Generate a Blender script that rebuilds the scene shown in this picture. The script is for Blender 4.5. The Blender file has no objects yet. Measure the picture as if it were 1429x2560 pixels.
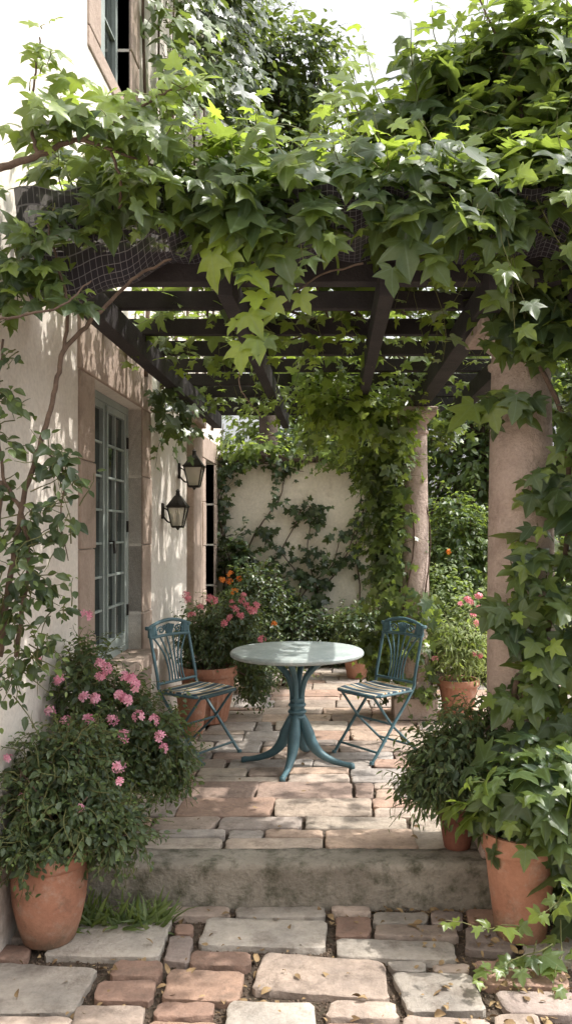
import bpy, math, random
import numpy as np
from mathutils import Vector, Matrix
random.seed(7); RNG=np.random.default_rng(11)
SC=bpy.context.scene
COL=SC.collection
EYE=1.575; F=2050.0
def w(u,v,d):
    """image pixel coordinates + estimated depth -> world position"""
    return ((u-830)/F*d, d, EYE-(v-1325)/F*d)
# ---------------------------------------------------------------- materials
def newmat(name):
    m=bpy.data.materials.new(name); m.use_nodes=True
    nt=m.node_tree; nt.nodes.clear()
    return m,nt,nt.nodes,nt.links
def N(ns,t,**k):
    n=ns.new(t)
    for a,b in k.items(): setattr(n,a,b)
    return n
def rgba(c): return (c[0],c[1],c[2],1)
def mixc(ns,ln,f,a,b,blend='MIX'):
    n=ns.new('ShaderNodeMix'); n.data_type='RGBA'; n.blend_type=blend
    for i,x in ((0,f),(6,a),(7,b)):
        if isinstance(x,(int,float)): n.inputs[i].default_value=x
        elif isinstance(x,tuple): n.inputs[i].default_value=rgba(x)
        else: ln.new(x,n.inputs[i])
    return n.outputs[2]
def mth(ns,ln,op,a,b=None,c=None):
    n=ns.new('ShaderNodeMath'); n.operation=op
    for i,x in enumerate((a,b,c)):
        if x is None: continue
        if isinstance(x,(int,float)): n.inputs[i].default_value=x
        else: ln.new(x,n.inputs[i])
    return n.outputs[0]
def noise(ns,ln,vec,scale,detail=6,rough=.6,lo=.3,hi=.7):
    n=ns.new('ShaderNodeTexNoise'); n.inputs['Scale'].default_value=scale
    n.inputs['Detail'].default_value=detail; n.inputs['Roughness'].default_value=rough
    ln.new(vec,n.inputs['Vector'])
    m=ns.new('ShaderNodeMapRange'); m.inputs[1].default_value=lo; m.inputs[2].default_value=hi
    ln.new(n.outputs[0],m.inputs[0]); return m.outputs[0]
def surf(name,c1,c2,c3=None,scale=3,rough=.85,bump=.3,bscale=40,metal=0,attr=None,stain=None,zstain=None,spec=.3,c3lo=.52,c3hi=.75):
    m,nt,ns,ln=newmat(name)
    tc=N(ns,'ShaderNodeNewGeometry'); v=tc.outputs['Position']
    f=noise(ns,ln,v,scale)
    col=mixc(ns,ln,f,c1,c2)
    if attr:
        at=N(ns,'ShaderNodeAttribute',attribute_name=attr)
        col=mixc(ns,ln,1.0,col,at.outputs['Color'],'MULTIPLY')
    if c3:
        f3=noise(ns,ln,v,scale*3.1,8,.7,c3lo,c3hi); col=mixc(ns,ln,f3,col,c3)
    if stain:
        f4=noise(ns,ln,v,stain[1],9,.75,stain[2],stain[3]); col=mixc(ns,ln,f4,col,stain[0])
    if zstain:  # (colour, z0, z1)
        sp=N(ns,'ShaderNodeSeparateXYZ'); ln.new(v,sp.inputs[0])
        mr=N(ns,'ShaderNodeMapRange'); mr.inputs[1].default_value=zstain[2]; mr.inputs[2].default_value=zstain[1]
        ln.new(sp.outputs[2],mr.inputs[0])
        ff=mth(ns,ln,'MULTIPLY',mr.outputs[0],noise(ns,ln,v,5,8,.7,.3,.65))
        col=mixc(ns,ln,ff,col,zstain[0])
    fine=noise(ns,ln,v,bscale*1.5,4,.7,.2,.8)
    sh=N(ns,'ShaderNodeMapRange'); sh.inputs[3].default_value=.80; sh.inputs[4].default_value=1.12
    ln.new(fine,sh.inputs[0])
    col=mixc(ns,ln,1.0,col,sh.outputs[0],'MULTIPLY')
    p=N(ns,'ShaderNodeBsdfPrincipled'); ln.new(col,p.inputs['Base Color'])
    p.inputs['Roughness'].default_value=rough; p.inputs['Metallic'].default_value=metal
    p.inputs['Specular IOR Level'].default_value=spec
    b=N(ns,'ShaderNodeBump'); b.inputs['Strength'].default_value=bump; b.inputs['Distance'].default_value=.02
    bn=N(ns,'ShaderNodeTexNoise'); bn.inputs['Scale'].default_value=bscale; bn.inputs['Detail'].default_value=8; bn.inputs['Roughness'].default_value=.65
    ln.new(v,bn.inputs['Vector']); ln.new(bn.outputs[0],b.inputs['Height']); ln.new(b.outputs[0],p.inputs['Normal'])
    o=N(ns,'ShaderNodeOutputMaterial'); ln.new(p.outputs[0],o.inputs[0])
    return m
def leafmat(name,dark,mid,young,trans=.35,rough=.42,vein=0.5,lobed=True,transcol=(.38,.50,.06)):
    m,nt,ns,ln=newmat(name)
    at=N(ns,'ShaderNodeAttribute',attribute_name='tint')
    sp=N(ns,'ShaderNodeSeparateColor'); ln.new(at.outputs['Color'],sp.inputs[0])
    col=mixc(ns,ln,sp.outputs[0],dark,mid)
    col=mixc(ns,ln,sp.outputs[1],col,young)
    uv=N(ns,'ShaderNodeUVMap',uv_map='UVMap'); s2=N(ns,'ShaderNodeSeparateXYZ'); ln.new(uv.outputs[0],s2.inputs[0])
    ax=mth(ns,ln,'ABSOLUTE',s2.outputs[0]); y=s2.outputs[1]
    d=ax
    if lobed:
        for (lx,ly) in ((.84,.54),(.99,-.1)):
            a=mth(ns,ln,'MULTIPLY',ax,ly); b=mth(ns,ln,'MULTIPLY',y,lx)
            e=mth(ns,ln,'ABSOLUTE',mth(ns,ln,'SUBTRACT',a,b))
            d=mth(ns,ln,'MINIMUM',d,e)
    else:
        e=mth(ns,ln,'SUBTRACT',y,mth(ns,ln,'MULTIPLY',ax,.7))
        e=mth(ns,ln,'PINGPONG',e,.09); e=mth(ns,ln,'ADD',e,.012)
        d=mth(ns,ln,'MINIMUM',d,e)
    mr=N(ns,'ShaderNodeMapRange'); mr.inputs[1].default_value=.028; mr.inputs[2].default_value=.006; mr.inputs[3].default_value=0; mr.inputs[4].default_value=vein
    ln.new(d,mr.inputs[0])
    col=mixc(ns,ln,mr.outputs[0],col,tuple(min(1,c*1.9+.05) for c in mid))
    g=N(ns,'ShaderNodeNewGeometry')
    bf=mth(ns,ln,'MULTIPLY',g.outputs['Backfacing'],.35)
    col=mixc(ns,ln,bf,col,tuple(c*1.1+.05 for c in mid))
    nz=noise(ns,ln,g.outputs['Position'],60,3,.6,.2,.8)
    mr2=N(ns,'ShaderNodeMapRange'); mr2.inputs[3].default_value=.7; mr2.inputs[4].default_value=1.15; ln.new(nz,mr2.inputs[0])
    col=mixc(ns,ln,1.0,col,mr2.outputs[0],'MULTIPLY')
    p=N(ns,'ShaderNodeBsdfPrincipled'); ln.new(col,p.inputs['Base Color']); p.inputs['Roughness'].default_value=rough
    p.inputs['Specular IOR Level'].default_value=.45
    t=N(ns,'ShaderNodeBsdfTranslucent')
    tcol=mixc(ns,ln,.5,col,transcol); tcol=mixc(ns,ln,sp.outputs[1],tcol,tuple(min(1,c*1.7) for c in transcol))
    ln.new(tcol,t.inputs[0])
    mx=N(ns,'ShaderNodeMixShader'); mx.inputs[0].default_value=trans
    ln.new(p.outputs[0],mx.inputs[1]); ln.new(t.outputs[0],mx.inputs[2])
    o=N(ns,'ShaderNodeOutputMaterial'); ln.new(mx.outputs[0],o.inputs[0]); return m

M={}
M['stucco']=surf('stucco',(.71,.645,.58),(.80,.745,.685),(.58,.50,.43),scale=1.1,bump=.45,bscale=25,rough=.95,zstain=((.30,.24,.19),-.2,.7),c3lo=.5,c3hi=.85)
M['stucco_back']=surf('garden wall render',(.74,.67,.57),(.83,.77,.68),(.55,.48,.39),scale=1.0,bump=.4,bscale=18,rough=.95,zstain=((.25,.22,.16),0,.9),c3lo=.52,c3hi=.8)
M['stone']=surf('dressed stone',(.33,.25,.205),(.45,.355,.295),(.24,.185,.15),scale=2.2,bump=.5,bscale=30)
M['column']=surf('column stone',(.42,.325,.28),(.54,.435,.38),(.31,.235,.20),scale=2.5,bump=1.0,bscale=35,rough=.95)
M['step']=surf('mossy step stone',(.22,.195,.16),(.36,.325,.27),(.095,.09,.062),scale=3,bump=.9,bscale=30,rough=.95,c3lo=.48,c3hi=.66)
M['pav']=surf('paving stone',(.70,.69,.68),(1.18,1.14,1.09),None,scale=6,bump=.75,bscale=22,rough=.85,attr='col',stain=((.13,.10,.08),7,.50,.77))
M['soil']=surf('soil',(.065,.048,.036),(.14,.105,.08),(.05,.055,.025),scale=9,bump=1.0,bscale=60,rough=1)
M['joint']=surf('sandy joint',(.075,.058,.045),(.15,.115,.09),(.05,.06,.025),scale=9,bump=1.0,bscale=60,rough=1)
M['terra']=surf('terracotta',(.33,.15,.095),(.43,.22,.145),(.45,.34,.27),scale=4,bump=.3,bscale=30,rough=.85,c3lo=.52,c3hi=.85,stain=((.12,.075,.05),5,.54,.78),zstain=((.17,.13,.09),-.2,-.05))
M['terradark']=surf('dark terracotta',(.13,.05,.035),(.22,.09,.06),None,scale=4,bump=.2,bscale=30,rough=.7)
M['teal']=surf('worn teal paint',(.045,.105,.130),(.075,.155,.18),(.13,.20,.22),scale=8,bump=.15,bscale=60,rough=.5,spec=.5,stain=((.10,.06,.04),22,.66,.75),c3lo=.6,c3hi=.8)
M['tabletop']=surf('weathered table top',(.31,.37,.37),(.44,.49,.48),(.58,.61,.59),scale=7,bump=.12,bscale=70,rough=.55,spec=.35,stain=((.14,.19,.19),26,.58,.7))
M['candle']=surf('ivory wax',(.6,.56,.45),(.7,.66,.55))
M['beam']=surf('dark stained timber',(.020,.017,.020),(.045,.038,.040),(.09,.075,.07),scale=5,bump=.4,bscale=50,rough=.75,c3lo=.6,c3hi=.85)
M['frame']=surf('sage grey window paint',(.25,.29,.275),(.34,.38,.36),None,scale=4,bump=.1,bscale=60,rough=.55)
M['iron']=surf('dark wrought iron',(.02,.018,.016),(.045,.038,.032),None,scale=20,bump=.2,bscale=80,rough=.5,metal=.4)
M['bark']=surf('vine bark',(.09,.06,.045),(.17,.12,.09),None,scale=20,bump=.6,bscale=90,rough=.9)
M['greenstem']=surf('green stem',(.10,.12,.04),(.16,.15,.06),None,scale=20,bump=.2,bscale=90,rough=.7)
M['trunk']=surf('tree bark',(.06,.048,.038),(.13,.10,.08),None,scale=8,bump=.8,bscale=40,rough=.95)
M['litter']=surf('dead leaves',(.14,.085,.045),(.36,.26,.14),None,scale=15,bump=.1,bscale=60,rough=.9)
M['pebble']=surf('soil crumbs',(.06,.04,.03),(.20,.15,.11),None,scale=30,bump=.2,bscale=60,rough=1)
M['coping']=surf('dark coping tile',(.07,.05,.045),(.13,.09,.075),None,scale=6,bump=.3,bscale=40,rough=.9)
M['vine']=leafmat('vine leaf',(.016,.037,.022),(.060,.098,.050),(.25,.33,.055),.36,.34,.45)
M['ivy']=leafmat('ivy leaf',(.012,.027,.017),(.040,.068,.035),(.15,.21,.05),.22,.34,.4)
M['shrub']=leafmat('shrub leaf',(.016,.033,.019),(.052,.083,.040),(.13,.19,.06),.25,.45,.3,False)
M['light']=leafmat('pale leaf',(.07,.12,.05),(.16,.22,.10),(.30,.34,.15),.35,.5,.2,False)
M['treeleaf']=leafmat('tree leaf',(.022,.046,.022),(.062,.104,.04),(.20,.28,.06),.35,.4,.2,False)
M['grass']=leafmat('grass blade',(.05,.09,.03),(.12,.17,.06),(.22,.26,.10),.35,.5,0,False)
def petal(name,c,c2):
    m,nt,ns,ln=newmat(name)
    at=N(ns,'ShaderNodeAttribute',attribute_name='tint'); sp=N(ns,'ShaderNodeSeparateColor'); ln.new(at.outputs['Color'],sp.inputs[0])
    col=mixc(ns,ln,sp.outputs[0],c,c2)
    p=N(ns,'ShaderNodeBsdfPrincipled'); ln.new(col,p.inputs['Base Color']); p.inputs['Roughness'].default_value=.6
    t=N(ns,'ShaderNodeBsdfTranslucent'); ln.new(col,t.inputs[0]); mx=N(ns,'ShaderNodeMixShader'); mx.inputs[0].default_value=.3
    ln.new(p.outputs[0],mx.inputs[1]); ln.new(t.outputs[0],mx.inputs[2]); o=N(ns,'ShaderNodeOutputMaterial'); ln.new(mx.outputs[0],o.inputs[0]); return m
M['pink']=petal('pink petal',(.70,.26,.38),(.88,.50,.60)); M['coral']=petal('rose petal',(.72,.20,.26),(.86,.40,.44)); M['orange']=petal('orange petal',(.85,.22,.04),(.9,.35,.06))
def glassmat():
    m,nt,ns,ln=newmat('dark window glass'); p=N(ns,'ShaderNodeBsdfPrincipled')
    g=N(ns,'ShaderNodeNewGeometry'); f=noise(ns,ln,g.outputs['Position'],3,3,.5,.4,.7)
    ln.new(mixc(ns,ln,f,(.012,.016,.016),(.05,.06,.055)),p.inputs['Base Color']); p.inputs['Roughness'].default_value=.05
    p.inputs['Specular IOR Level'].default_value=.6
    o=N(ns,'ShaderNodeOutputMaterial'); ln.new(p.outputs[0],o.inputs[0]); return m
M['glass']=glassmat()
def lampglass():
    m,nt,ns,ln=newmat('lantern glass'); p=N(ns,'ShaderNodeBsdfPrincipled'); p.inputs['Base Color'].default_value=(.75,.72,.62,1)
    p.inputs['Roughness'].default_value=.15; p.inputs['Transmission Weight'].default_value=.6
    o=N(ns,'ShaderNodeOutputMaterial'); ln.new(p.outputs[0],o.inputs[0]); return m
M['lampglass']=lampglass()
def stripes():
    m,nt,ns,ln=newmat('striped seat'); tc=N(ns,'ShaderNodeTexCoord'); s=N(ns,'ShaderNodeSeparateXYZ'); ln.new(tc.outputs['Object'],s.inputs[0])
    k=mth(ns,ln,'FRACT',mth(ns,ln,'MULTIPLY',s.outputs[0],7.5))
    r=N(ns,'ShaderNodeValToRGB'); r.color_ramp.interpolation='CONSTANT'; e=r.color_ramp.elements
    e[0].position=0; e[0].color=(.025,.045,.07,1); e[1].position=.28; e[1].color=(.50,.44,.34,1)
    for pos,c in ((.42,(.05,.09,.12,1)),(.62,(.50,.44,.34,1)),(.70,(.34,.18,.07,1)),(.82,(.54,.50,.42,1)),(.9,(.08,.14,.16,1))):
        x=e.new(pos); x.color=c
    ln.new(k,r.inputs[0]); p=N(ns,'ShaderNodeBsdfPrincipled'); ln.new(r.outputs[0],p.inputs['Base Color']); p.inputs['Roughness'].default_value=.75
    o=N(ns,'ShaderNodeOutputMaterial'); ln.new(p.outputs[0],o.inputs[0]); return m
M['stripe']=stripes()
def netmat():
    m,nt,ns,ln=newmat('shade net'); uv=N(ns,'ShaderNodeUVMap',uv_map='UVMap'); s=N(ns,'ShaderNodeSeparateXYZ'); ln.new(uv.outputs[0],s.inputs[0])
    d=mth(ns,ln,'MINIMUM',mth(ns,ln,'PINGPONG',s.outputs[0],.5),mth(ns,ln,'PINGPONG',s.outputs[1],.5))
    f=mth(ns,ln,'LESS_THAN',d,.045)
    p=N(ns,'ShaderNodeBsdfPrincipled'); ln.new(mixc(ns,ln,f,(.018,.015,.024),(.15,.145,.16)),p.inputs['Base Color']); p.inputs['Roughness'].default_value=.8
    tr=N(ns,'ShaderNodeBsdfTransparent'); mx=N(ns,'ShaderNodeMixShader')
    ln.new(mth(ns,ln,'MAXIMUM',f,.9),mx.inputs[0])
    ln.new(tr.outputs[0],mx.inputs[1]); ln.new(p.outputs[0],mx.inputs[2])
    o=N(ns,'ShaderNodeOutputMaterial'); ln.new(mx.outputs[0],o.inputs[0]); return m
M['net']=netmat()
# ---------------------------------------------------------------- objects
def top(name,label,cat,loc=(0,0,0),rz=0,group=None):
    o=bpy.data.objects.new(name,None); o.empty_display_size=.1; o.location=loc; o.rotation_euler=(0,0,rz)
    COL.objects.link(o); o['label']=label; o['category']=cat
    if group: o['group']=group
    return o
class MB:
    def __init__(s): s.v=[]; s.f=[]
    def add(s,v,f):
        b=len(s.v); s.v+= [tuple(x) for x in v]; s.f+=[tuple(i+b for i in q) for q in f]
    def box(s,c,size,rot=None,taper=1.0):
        x,y,z=[k/2 for k in size]; vs=[]
        for dz in (-z,z):
            t=taper if dz>0 else 1
            for dx,dy in ((-x,-y),(x,-y),(x,y),(-x,y)): vs.append(Vector((dx*t,dy*t,dz)))
        if rot is not None: vs=[rot@q for q in vs]
        s.add([q+Vector(c) for q in vs],[(3,2,1,0),(4,5,6,7),(0,1,5,4),(1,2,6,5),(2,3,7,6),(3,0,4,7)])
    def tube(s,pts,rad,n=8,flat=1.0,caps=True):
        pts=[Vector(p) for p in pts]; k=len(pts)
        if isinstance(rad,(int,float)): rad=[rad]*k
        ref=Vector((0,0,1)); d0=(pts[1]-pts[0]).normalized()
        if abs(d0.z)>.9: ref=Vector((1,0,0))
        a=d0.cross(ref).normalized(); vs=[]; fs=[]
        for i,p in enumerate(pts):
            d=(pts[min(i+1,k-1)]-pts[max(i-1,0)]).normalized()
            a=(a-d*a.dot(d)).normalized(); b=d.cross(a)
            for j in range(n):
                t=2*math.pi*j/n; vs.append(p+a*math.cos(t)*rad[i]+b*math.sin(t)*rad[i]*flat)
        for i in range(k-1):
            for j in range(n):
                fs.append((i*n+j,i*n+(j+1)%n,(i+1)*n+(j+1)%n,(i+1)*n+j))
        if caps: fs.append(tuple(range(n-1,-1,-1))); fs.append(tuple((k-1)*n+j for j in range(n)))
        s.add(vs,fs)
    def lathe(s,prof,n=40,c=(0,0,0),rib=0,ribn=0,ribr=(0,0)):
        vs=[];fs=[]
        for i,(r,z) in enumerate(prof):
            for j in range(n):
                t=2*math.pi*j/n; rr=r
                if rib and ribr[0]<z<ribr[1]: rr=r+rib*math.cos(t*ribn)
                vs.append((c[0]+rr*math.cos(t),c[1]+rr*math.sin(t),c[2]+z))
        for i in range(len(prof)-1):
            for j in range(n): fs.append((i*n+j,i*n+(j+1)%n,(i+1)*n+(j+1)%n,(i+1)*n+j))
        s.add(vs,fs)
    def obj(s,name,mat,parent=None,smooth=False,bevel=0,label=None,seg=2,angle=35):
        me=bpy.data.meshes.new(name); me.from_pydata(s.v,[],s.f); me.validate(); 
        o=bpy.data.objects.new(name,me); COL.objects.link(o); me.materials.append(M[mat])
        import bmesh
        bm=bmesh.new(); bm.from_mesh(me); bmesh.ops.recalc_face_normals(bm,faces=bm.faces); bm.to_mesh(me); bm.free()
        if smooth:
            for p in me.polygons: p.use_smooth=True
            if smooth!=2:
                try: me.set_sharp_from_angle(angle=math.radians(angle))
                except Exception: pass
        if bevel:
            b=o.modifiers.new('bevel','BEVEL'); b.width=bevel; b.segments=seg; b.limit_method='ANGLE'
        if parent: o.parent=parent
        if label: o['label']=label
        return o
def smoothpath(pts,n=6):
    pts=[Vector(p) for p in pts]; out=[]
    P=[pts[0]*2-pts[1]]+pts+[pts[-1]*2-pts[-2]]
    for i in range(1,len(P)-2):
        for j in range(n):
            t=j/n; a,b,c,d=P[i-1],P[i],P[i+1],P[i+2]
            out.append(.5*((2*b)+(c-a)*t+(2*a-5*b+4*c-d)*t*t+(3*b-a-3*c+d)*t**3))
    out.append(pts[-1]); return out
def wobble(pts,a):
    return [p+Vector((random.uniform(-a,a),random.uniform(-a,a),random.uniform(-a,a))) for p in pts]
def lerp_list(vals,n):
    return list(np.interp(np.linspace(0,1,n),np.linspace(0,1,len(vals)),vals))
# ---------------------------------------------------------------- foliage engine
def norm(a): return a/np.maximum(np.linalg.norm(a,axis=-1,keepdims=True),1e-6)
def fan(right,center,tip,zf):
    b=[(0.0,0.0)]+right+[tip]+[(-x,y) for x,y in reversed(right)]
    V=[(center[0],center[1])]+b; n=len(b)
    T=[(0,1+i,1+(i+1)%n) for i in range(n)]
    V3=np.array([(x,y,zf(x,y,i)) for i,(x,y) in enumerate(V)],float)
    return V3,np.array(T)
def lobed2(right,center,tip,zf,ins=.5):
    """leaf with centre, inner ring and outline ring, so it curves smoothly"""
    b=[(0.0,0.0)]+right+[tip]+[(-x,y) for x,y in reversed(right)]; n=len(b); cx,cy=center
    inn=[(cx+(x-cx)*ins,cy+(y-cy)*ins) for x,y in b]
    V=[(cx,cy)]+inn+b; T=[]
    for i in range(n):
        j=(i+1)%n; T+=[(0,1+i,1+j),(1+i,1+n+i,1+n+j),(1+i,1+n+j,1+j)]
    return np.array([(x,y,zf(x,y)) for x,y in V],float),np.array(T)
IVY=lobed2([(.12,-.13),(.33,-.17),(.54,-.07),(.43,.07),(.36,.14),(.54,.27),(.71,.47),(.46,.46),(.245,.49),(.27,.66),(.15,.88)],(0,.22),(0,1.1),
    lambda x,y:.20*abs(x)-.42*x*x-.22*(y-.2)**2+.03*math.sin(9*y+2*abs(x)))
IVYS=fan([(.3,-.14),(.50,-.03),(.36,.15),(.66,.43),(.26,.50),(.17,.84)],(0,.25),(0,1.05),lambda x,y,i:.22*abs(x)-.4*x*x-.2*y*y+.03)
OVA=fan([(.17,.12),(.29,.36),(.26,.6),(.12,.85)],(0,.42),(0,1.0),lambda x,y,i:.35*abs(x)-.25*(y-.3)**2)
LAN=fan([(.10,.15),(.16,.45),(.08,.8)],(0,.45),(0,1.0),lambda x,y,i:.35*abs(x)-.30*y*y)
GRS=(np.array([(-.02,0,0),(.02,0,0),(-.022,.35,.02),(.022,.35,.02),(-.014,.7,-.05),(.014,.7,-.05),(0,1,-.2)],float),np.array([(0,1,3),(0,3,2),(2,3,5),(2,5,4),(4,5,6)]))
def _pet():
    V=[(0,0,0)];T=[]
    for k in range(5):
        a=2*math.pi*k/5
        for da,r,z in ((-.42,.6,.05),(-.3,.95,.1),(0,1.05,.06),(.3,.95,.1),(.42,.6,.05)):
            V.append((math.cos(a+da)*r,math.sin(a+da)*r,z))
        b=1+k*5
        T+=[(0,b,b+1),(0,b+1,b+2),(0,b+2,b+3),(0,b+3,b+4)]
    return np.array(V,float),np.array(T)
PET=_pet()
PEB=(np.array([(1,0,0),(-1,.1,0),(.1,.9,0),(0,-1,.1),(.1,0,.6),(0,.1,-.5)],float),np.array([(0,2,4),(2,1,4),(1,3,4),(3,0,4),(2,0,5),(1,2,5),(3,1,5),(0,3,5)]))
class Leaves:
    def __init__(s): s.P=[];s.Nn=[];s.T=[];s.S=[];s.R=[];s.Y=[]; s.stems=[]
    def add(s,P,Nn,T,S,R=None,Y=None):
        n=len(P); s.P.append(P);s.Nn.append(Nn);s.T.append(T);s.S.append(np.broadcast_to(S,(n,)).astype(float))
        s.R.append(RNG.random(n) if R is None else R); s.Y.append(np.zeros(n) if Y is None else Y)
    def grow(s,starts,dirs,length=.5,k=9,size=.1,grav=.12,wander=.22,face=(0,-.5,.6),up=.5,young=.15,tipyoung=.5,stem=.0035,keep=.9,droop=.7,bright=None,clampx=None):
        starts=np.asarray(starts,float); n=len(starts); pos=starts.copy(); d=norm(np.asarray(dirs,float)+np.zeros((n,3)))
        face=np.asarray(face,float)+np.zeros((n,3)); L=length*RNG.uniform(.55,1.35,(n,1)); st=L/k
        base=RNG.random(n)*.6; yb=np.clip(young+RNG.normal(0,.12,n),0,1); up3=np.array([0,0,1.])
        nodes=[pos.copy()]; sg=RNG.choice([-1,1],n)
        for i in range(k):
            t=(i+1)/k
            d=norm(d-up3*grav+RNG.normal(0,wander,(n,3)))
            pos=pos+d*st
            if clampx is not None: pos[:,0]=np.maximum(pos[:,0],clampx)
            nodes.append(pos.copy())
            side=norm(np.cross(d,up3)+1e-4)*(sg*(1 if i%2 else -1))[:,None]+RNG.normal(0,.45,(n,3))
            side=norm(side)
            m=RNG.random(n)<keep
            sz=size*(1-.5*t**1.5)*RNG.uniform(.6,1.3,n)
            lp=pos+side*(sz*.35)[:,None]+norm(face)*(sz*.15)[:,None]
            nr=norm(face+up3*up+RNG.normal(0,.45,(n,3)))
            tp=side*.7-up3*droop+d*.5+RNG.normal(0,.3,(n,3))
            s.add(lp[m],nr[m],tp[m],sz[m],np.clip(base+RNG.random(n)*.4,0,1)[m],np.clip(yb+tipyoung*t**2.5*RNG.random(n)*1.3,0,1)[m])
        if stem: s.stems.append((np.stack(nodes,1),stem))
    def build(s,name,tmpl,mat,parent,clampx=None,kind=None,stem_mat='greenstem',stemname='twigs',keepfn=None):
        P=np.concatenate(s.P);Nn=norm(np.concatenate(s.Nn));T=np.concatenate(s.T);S=np.concatenate(s.S);R=np.concatenate(s.R);Y=np.concatenate(s.Y)
        if keepfn is not None:
            m=keepfn(P); P,Nn,T,S,R,Y=P[m],Nn[m],T[m],S[m],R[m],Y[m]
        if clampx is not None: P=P.copy(); P[:,0]=np.maximum(P[:,0],clampx)
        y=norm(T-Nn*np.sum(T*Nn,1,keepdims=True)); x=np.cross(y,Nn)
        tv,tt=tmpl; n=len(P); k=len(tv)
        cz=RNG.uniform(.1,1.9,(n,1,1)); sx=RNG.uniform(.78,1.12,(n,1,1)); sk=RNG.normal(0,.10,(n,1,1))
        tx=tv[None,:,0:1]*sx+sk*tv[None,:,1:2]**2
        tw=RNG.normal(0,.22,(n,1,1))*tv[None,:,0:1]*tv[None,:,1:2]
        V=P[:,None,:]+S[:,None,None]*(tx*x[:,None,:]+tv[None,:,1:2]*y[:,None,:]+(tv[None,:,2:3]*cz+tw)*Nn[:,None,:])
        V=V.reshape(-1,3); Tr=(tt[None]+(np.arange(n)*k)[:,None,None]).reshape(-1,3)
        me=bpy.data.meshes.new(name); me.vertices.add(len(V)); me.vertices.foreach_set('co',V.ravel())
        m=len(Tr); me.loops.add(m*3); me.loops.foreach_set('vertex_index',Tr.ravel().astype(np.int32))
        me.polygons.add(m); me.polygons.foreach_set('loop_start',(np.arange(m)*3).astype(np.int32)); 
        me.update(calc_edges=True)
        me.polygons.foreach_set('use_smooth',np.ones(m,bool))
        uv=me.uv_layers.new(name='UVMap'); uvs=np.broadcast_to(tv[None,:,:2],(n,k,2)).reshape(-1,2)[Tr.ravel()]
        uv.data.foreach_set('uv',uvs.ravel().astype(np.float32))
        ca=me.color_attributes.new('tint','FLOAT_COLOR','POINT'); c=np.zeros((n,k,4)); c[:,:,0]=R[:,None]; c[:,:,1]=Y[:,None]; c[:,:,3]=1
        ca.data.foreach_set('color',c.ravel().astype(np.float32))
        me.update(); me.materials.append(M[mat]); o=bpy.data.objects.new(name,me); COL.objects.link(o)
        if parent: o.parent=parent
        if kind: o['kind']=kind
        if s.stems and stem_mat:
            vs=[];fs=[];b=0
            for nodes,r in s.stems:
                q,kk,_=nodes.shape; d=norm(nodes[:,-1]-nodes[:,0]+1e-5); a=norm(np.cross(d,np.array([.3,.5,.8]))); bb=np.cross(d,a)
                ang=np.arange(3)*2*math.pi/3
                off=a[:,None,:]*np.cos(ang)[None,:,None]+bb[:,None,:]*np.sin(ang)[None,:,None]
                rr=r*np.linspace(1,.35,kk)
                VV=nodes[:,:,None,:]+off[:,None,:,:]*rr[None,:,None,None]
                vs.append(VV.reshape(-1,3))
                base=(np.arange(q)*kk*3)[:,None,None]; i=(np.arange(kk-1)*3)[None,:,None]; j=np.arange(3)[None,None,:]; j2=(j+1)%3
                Q=np.stack([base+i+j,base+i+j2,base+i+3+j2,base+i+3+j],-1).reshape(-1,4)+b
                fs.append(Q); b+=q*kk*3
            V=np.concatenate(vs);Q=np.concatenate(fs); me2=bpy.data.meshes.new(stemname); me2.vertices.add(len(V)); me2.vertices.foreach_set('co',V.ravel())
            m=len(Q); me2.loops.add(m*4); me2.loops.foreach_set('vertex_index',Q.ravel().astype(np.int32)); me2.polygons.add(m)
            me2.polygons.foreach_set('loop_start',(np.arange(m)*4).astype(np.int32)); me2.update(calc_edges=True); me2.materials.append(M[stem_mat])
            o2=bpy.data.objects.new(stemname,me2); COL.objects.link(o2); o2['kind']='stuff'
            if parent: o2.parent=parent
        return o
def rnd(n,lo,hi): return RNG.uniform(lo,hi,(n,3))
def sphere(n,c,r,shell=.5):
    v=norm(RNG.normal(0,1,(n,3))); q=RNG.uniform(shell,1,(n,1))
    return np.array(c)+v*q*np.array(r), v
def blob(L,c,r,n,size,length=.3,k=6,shell=.45,**kw):
    p,v=sphere(n,c,r,shell); v=v+np.array([0,0,.25])
    f=norm(v)*.9+np.array([0,-.15,.2])
    L.grow(p-v*length*.4,v+RNG.normal(0,.45,(n,3)),length=length,k=k,size=size,face=f,**kw)
def polyleaf(L,pts,n,size,spread=.08,face=(0,-1,.3),young=.15,length=.18,k=4,**kw):
    pts=np.array([tuple(p) for p in pts]); m=len(pts); idx=RNG.uniform(0,m-1.001,n); i=idx.astype(int); f=(idx-i)[:,None]
    p=pts[i]*(1-f)+pts[i+1]*f+RNG.normal(0,spread*.3,(n,3))
    L.grow(p,RNG.normal(0,1,(n,3))+np.array([0,-.2,.1]),length=length,k=k,size=size,face=face,young=young,**kw)
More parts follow.
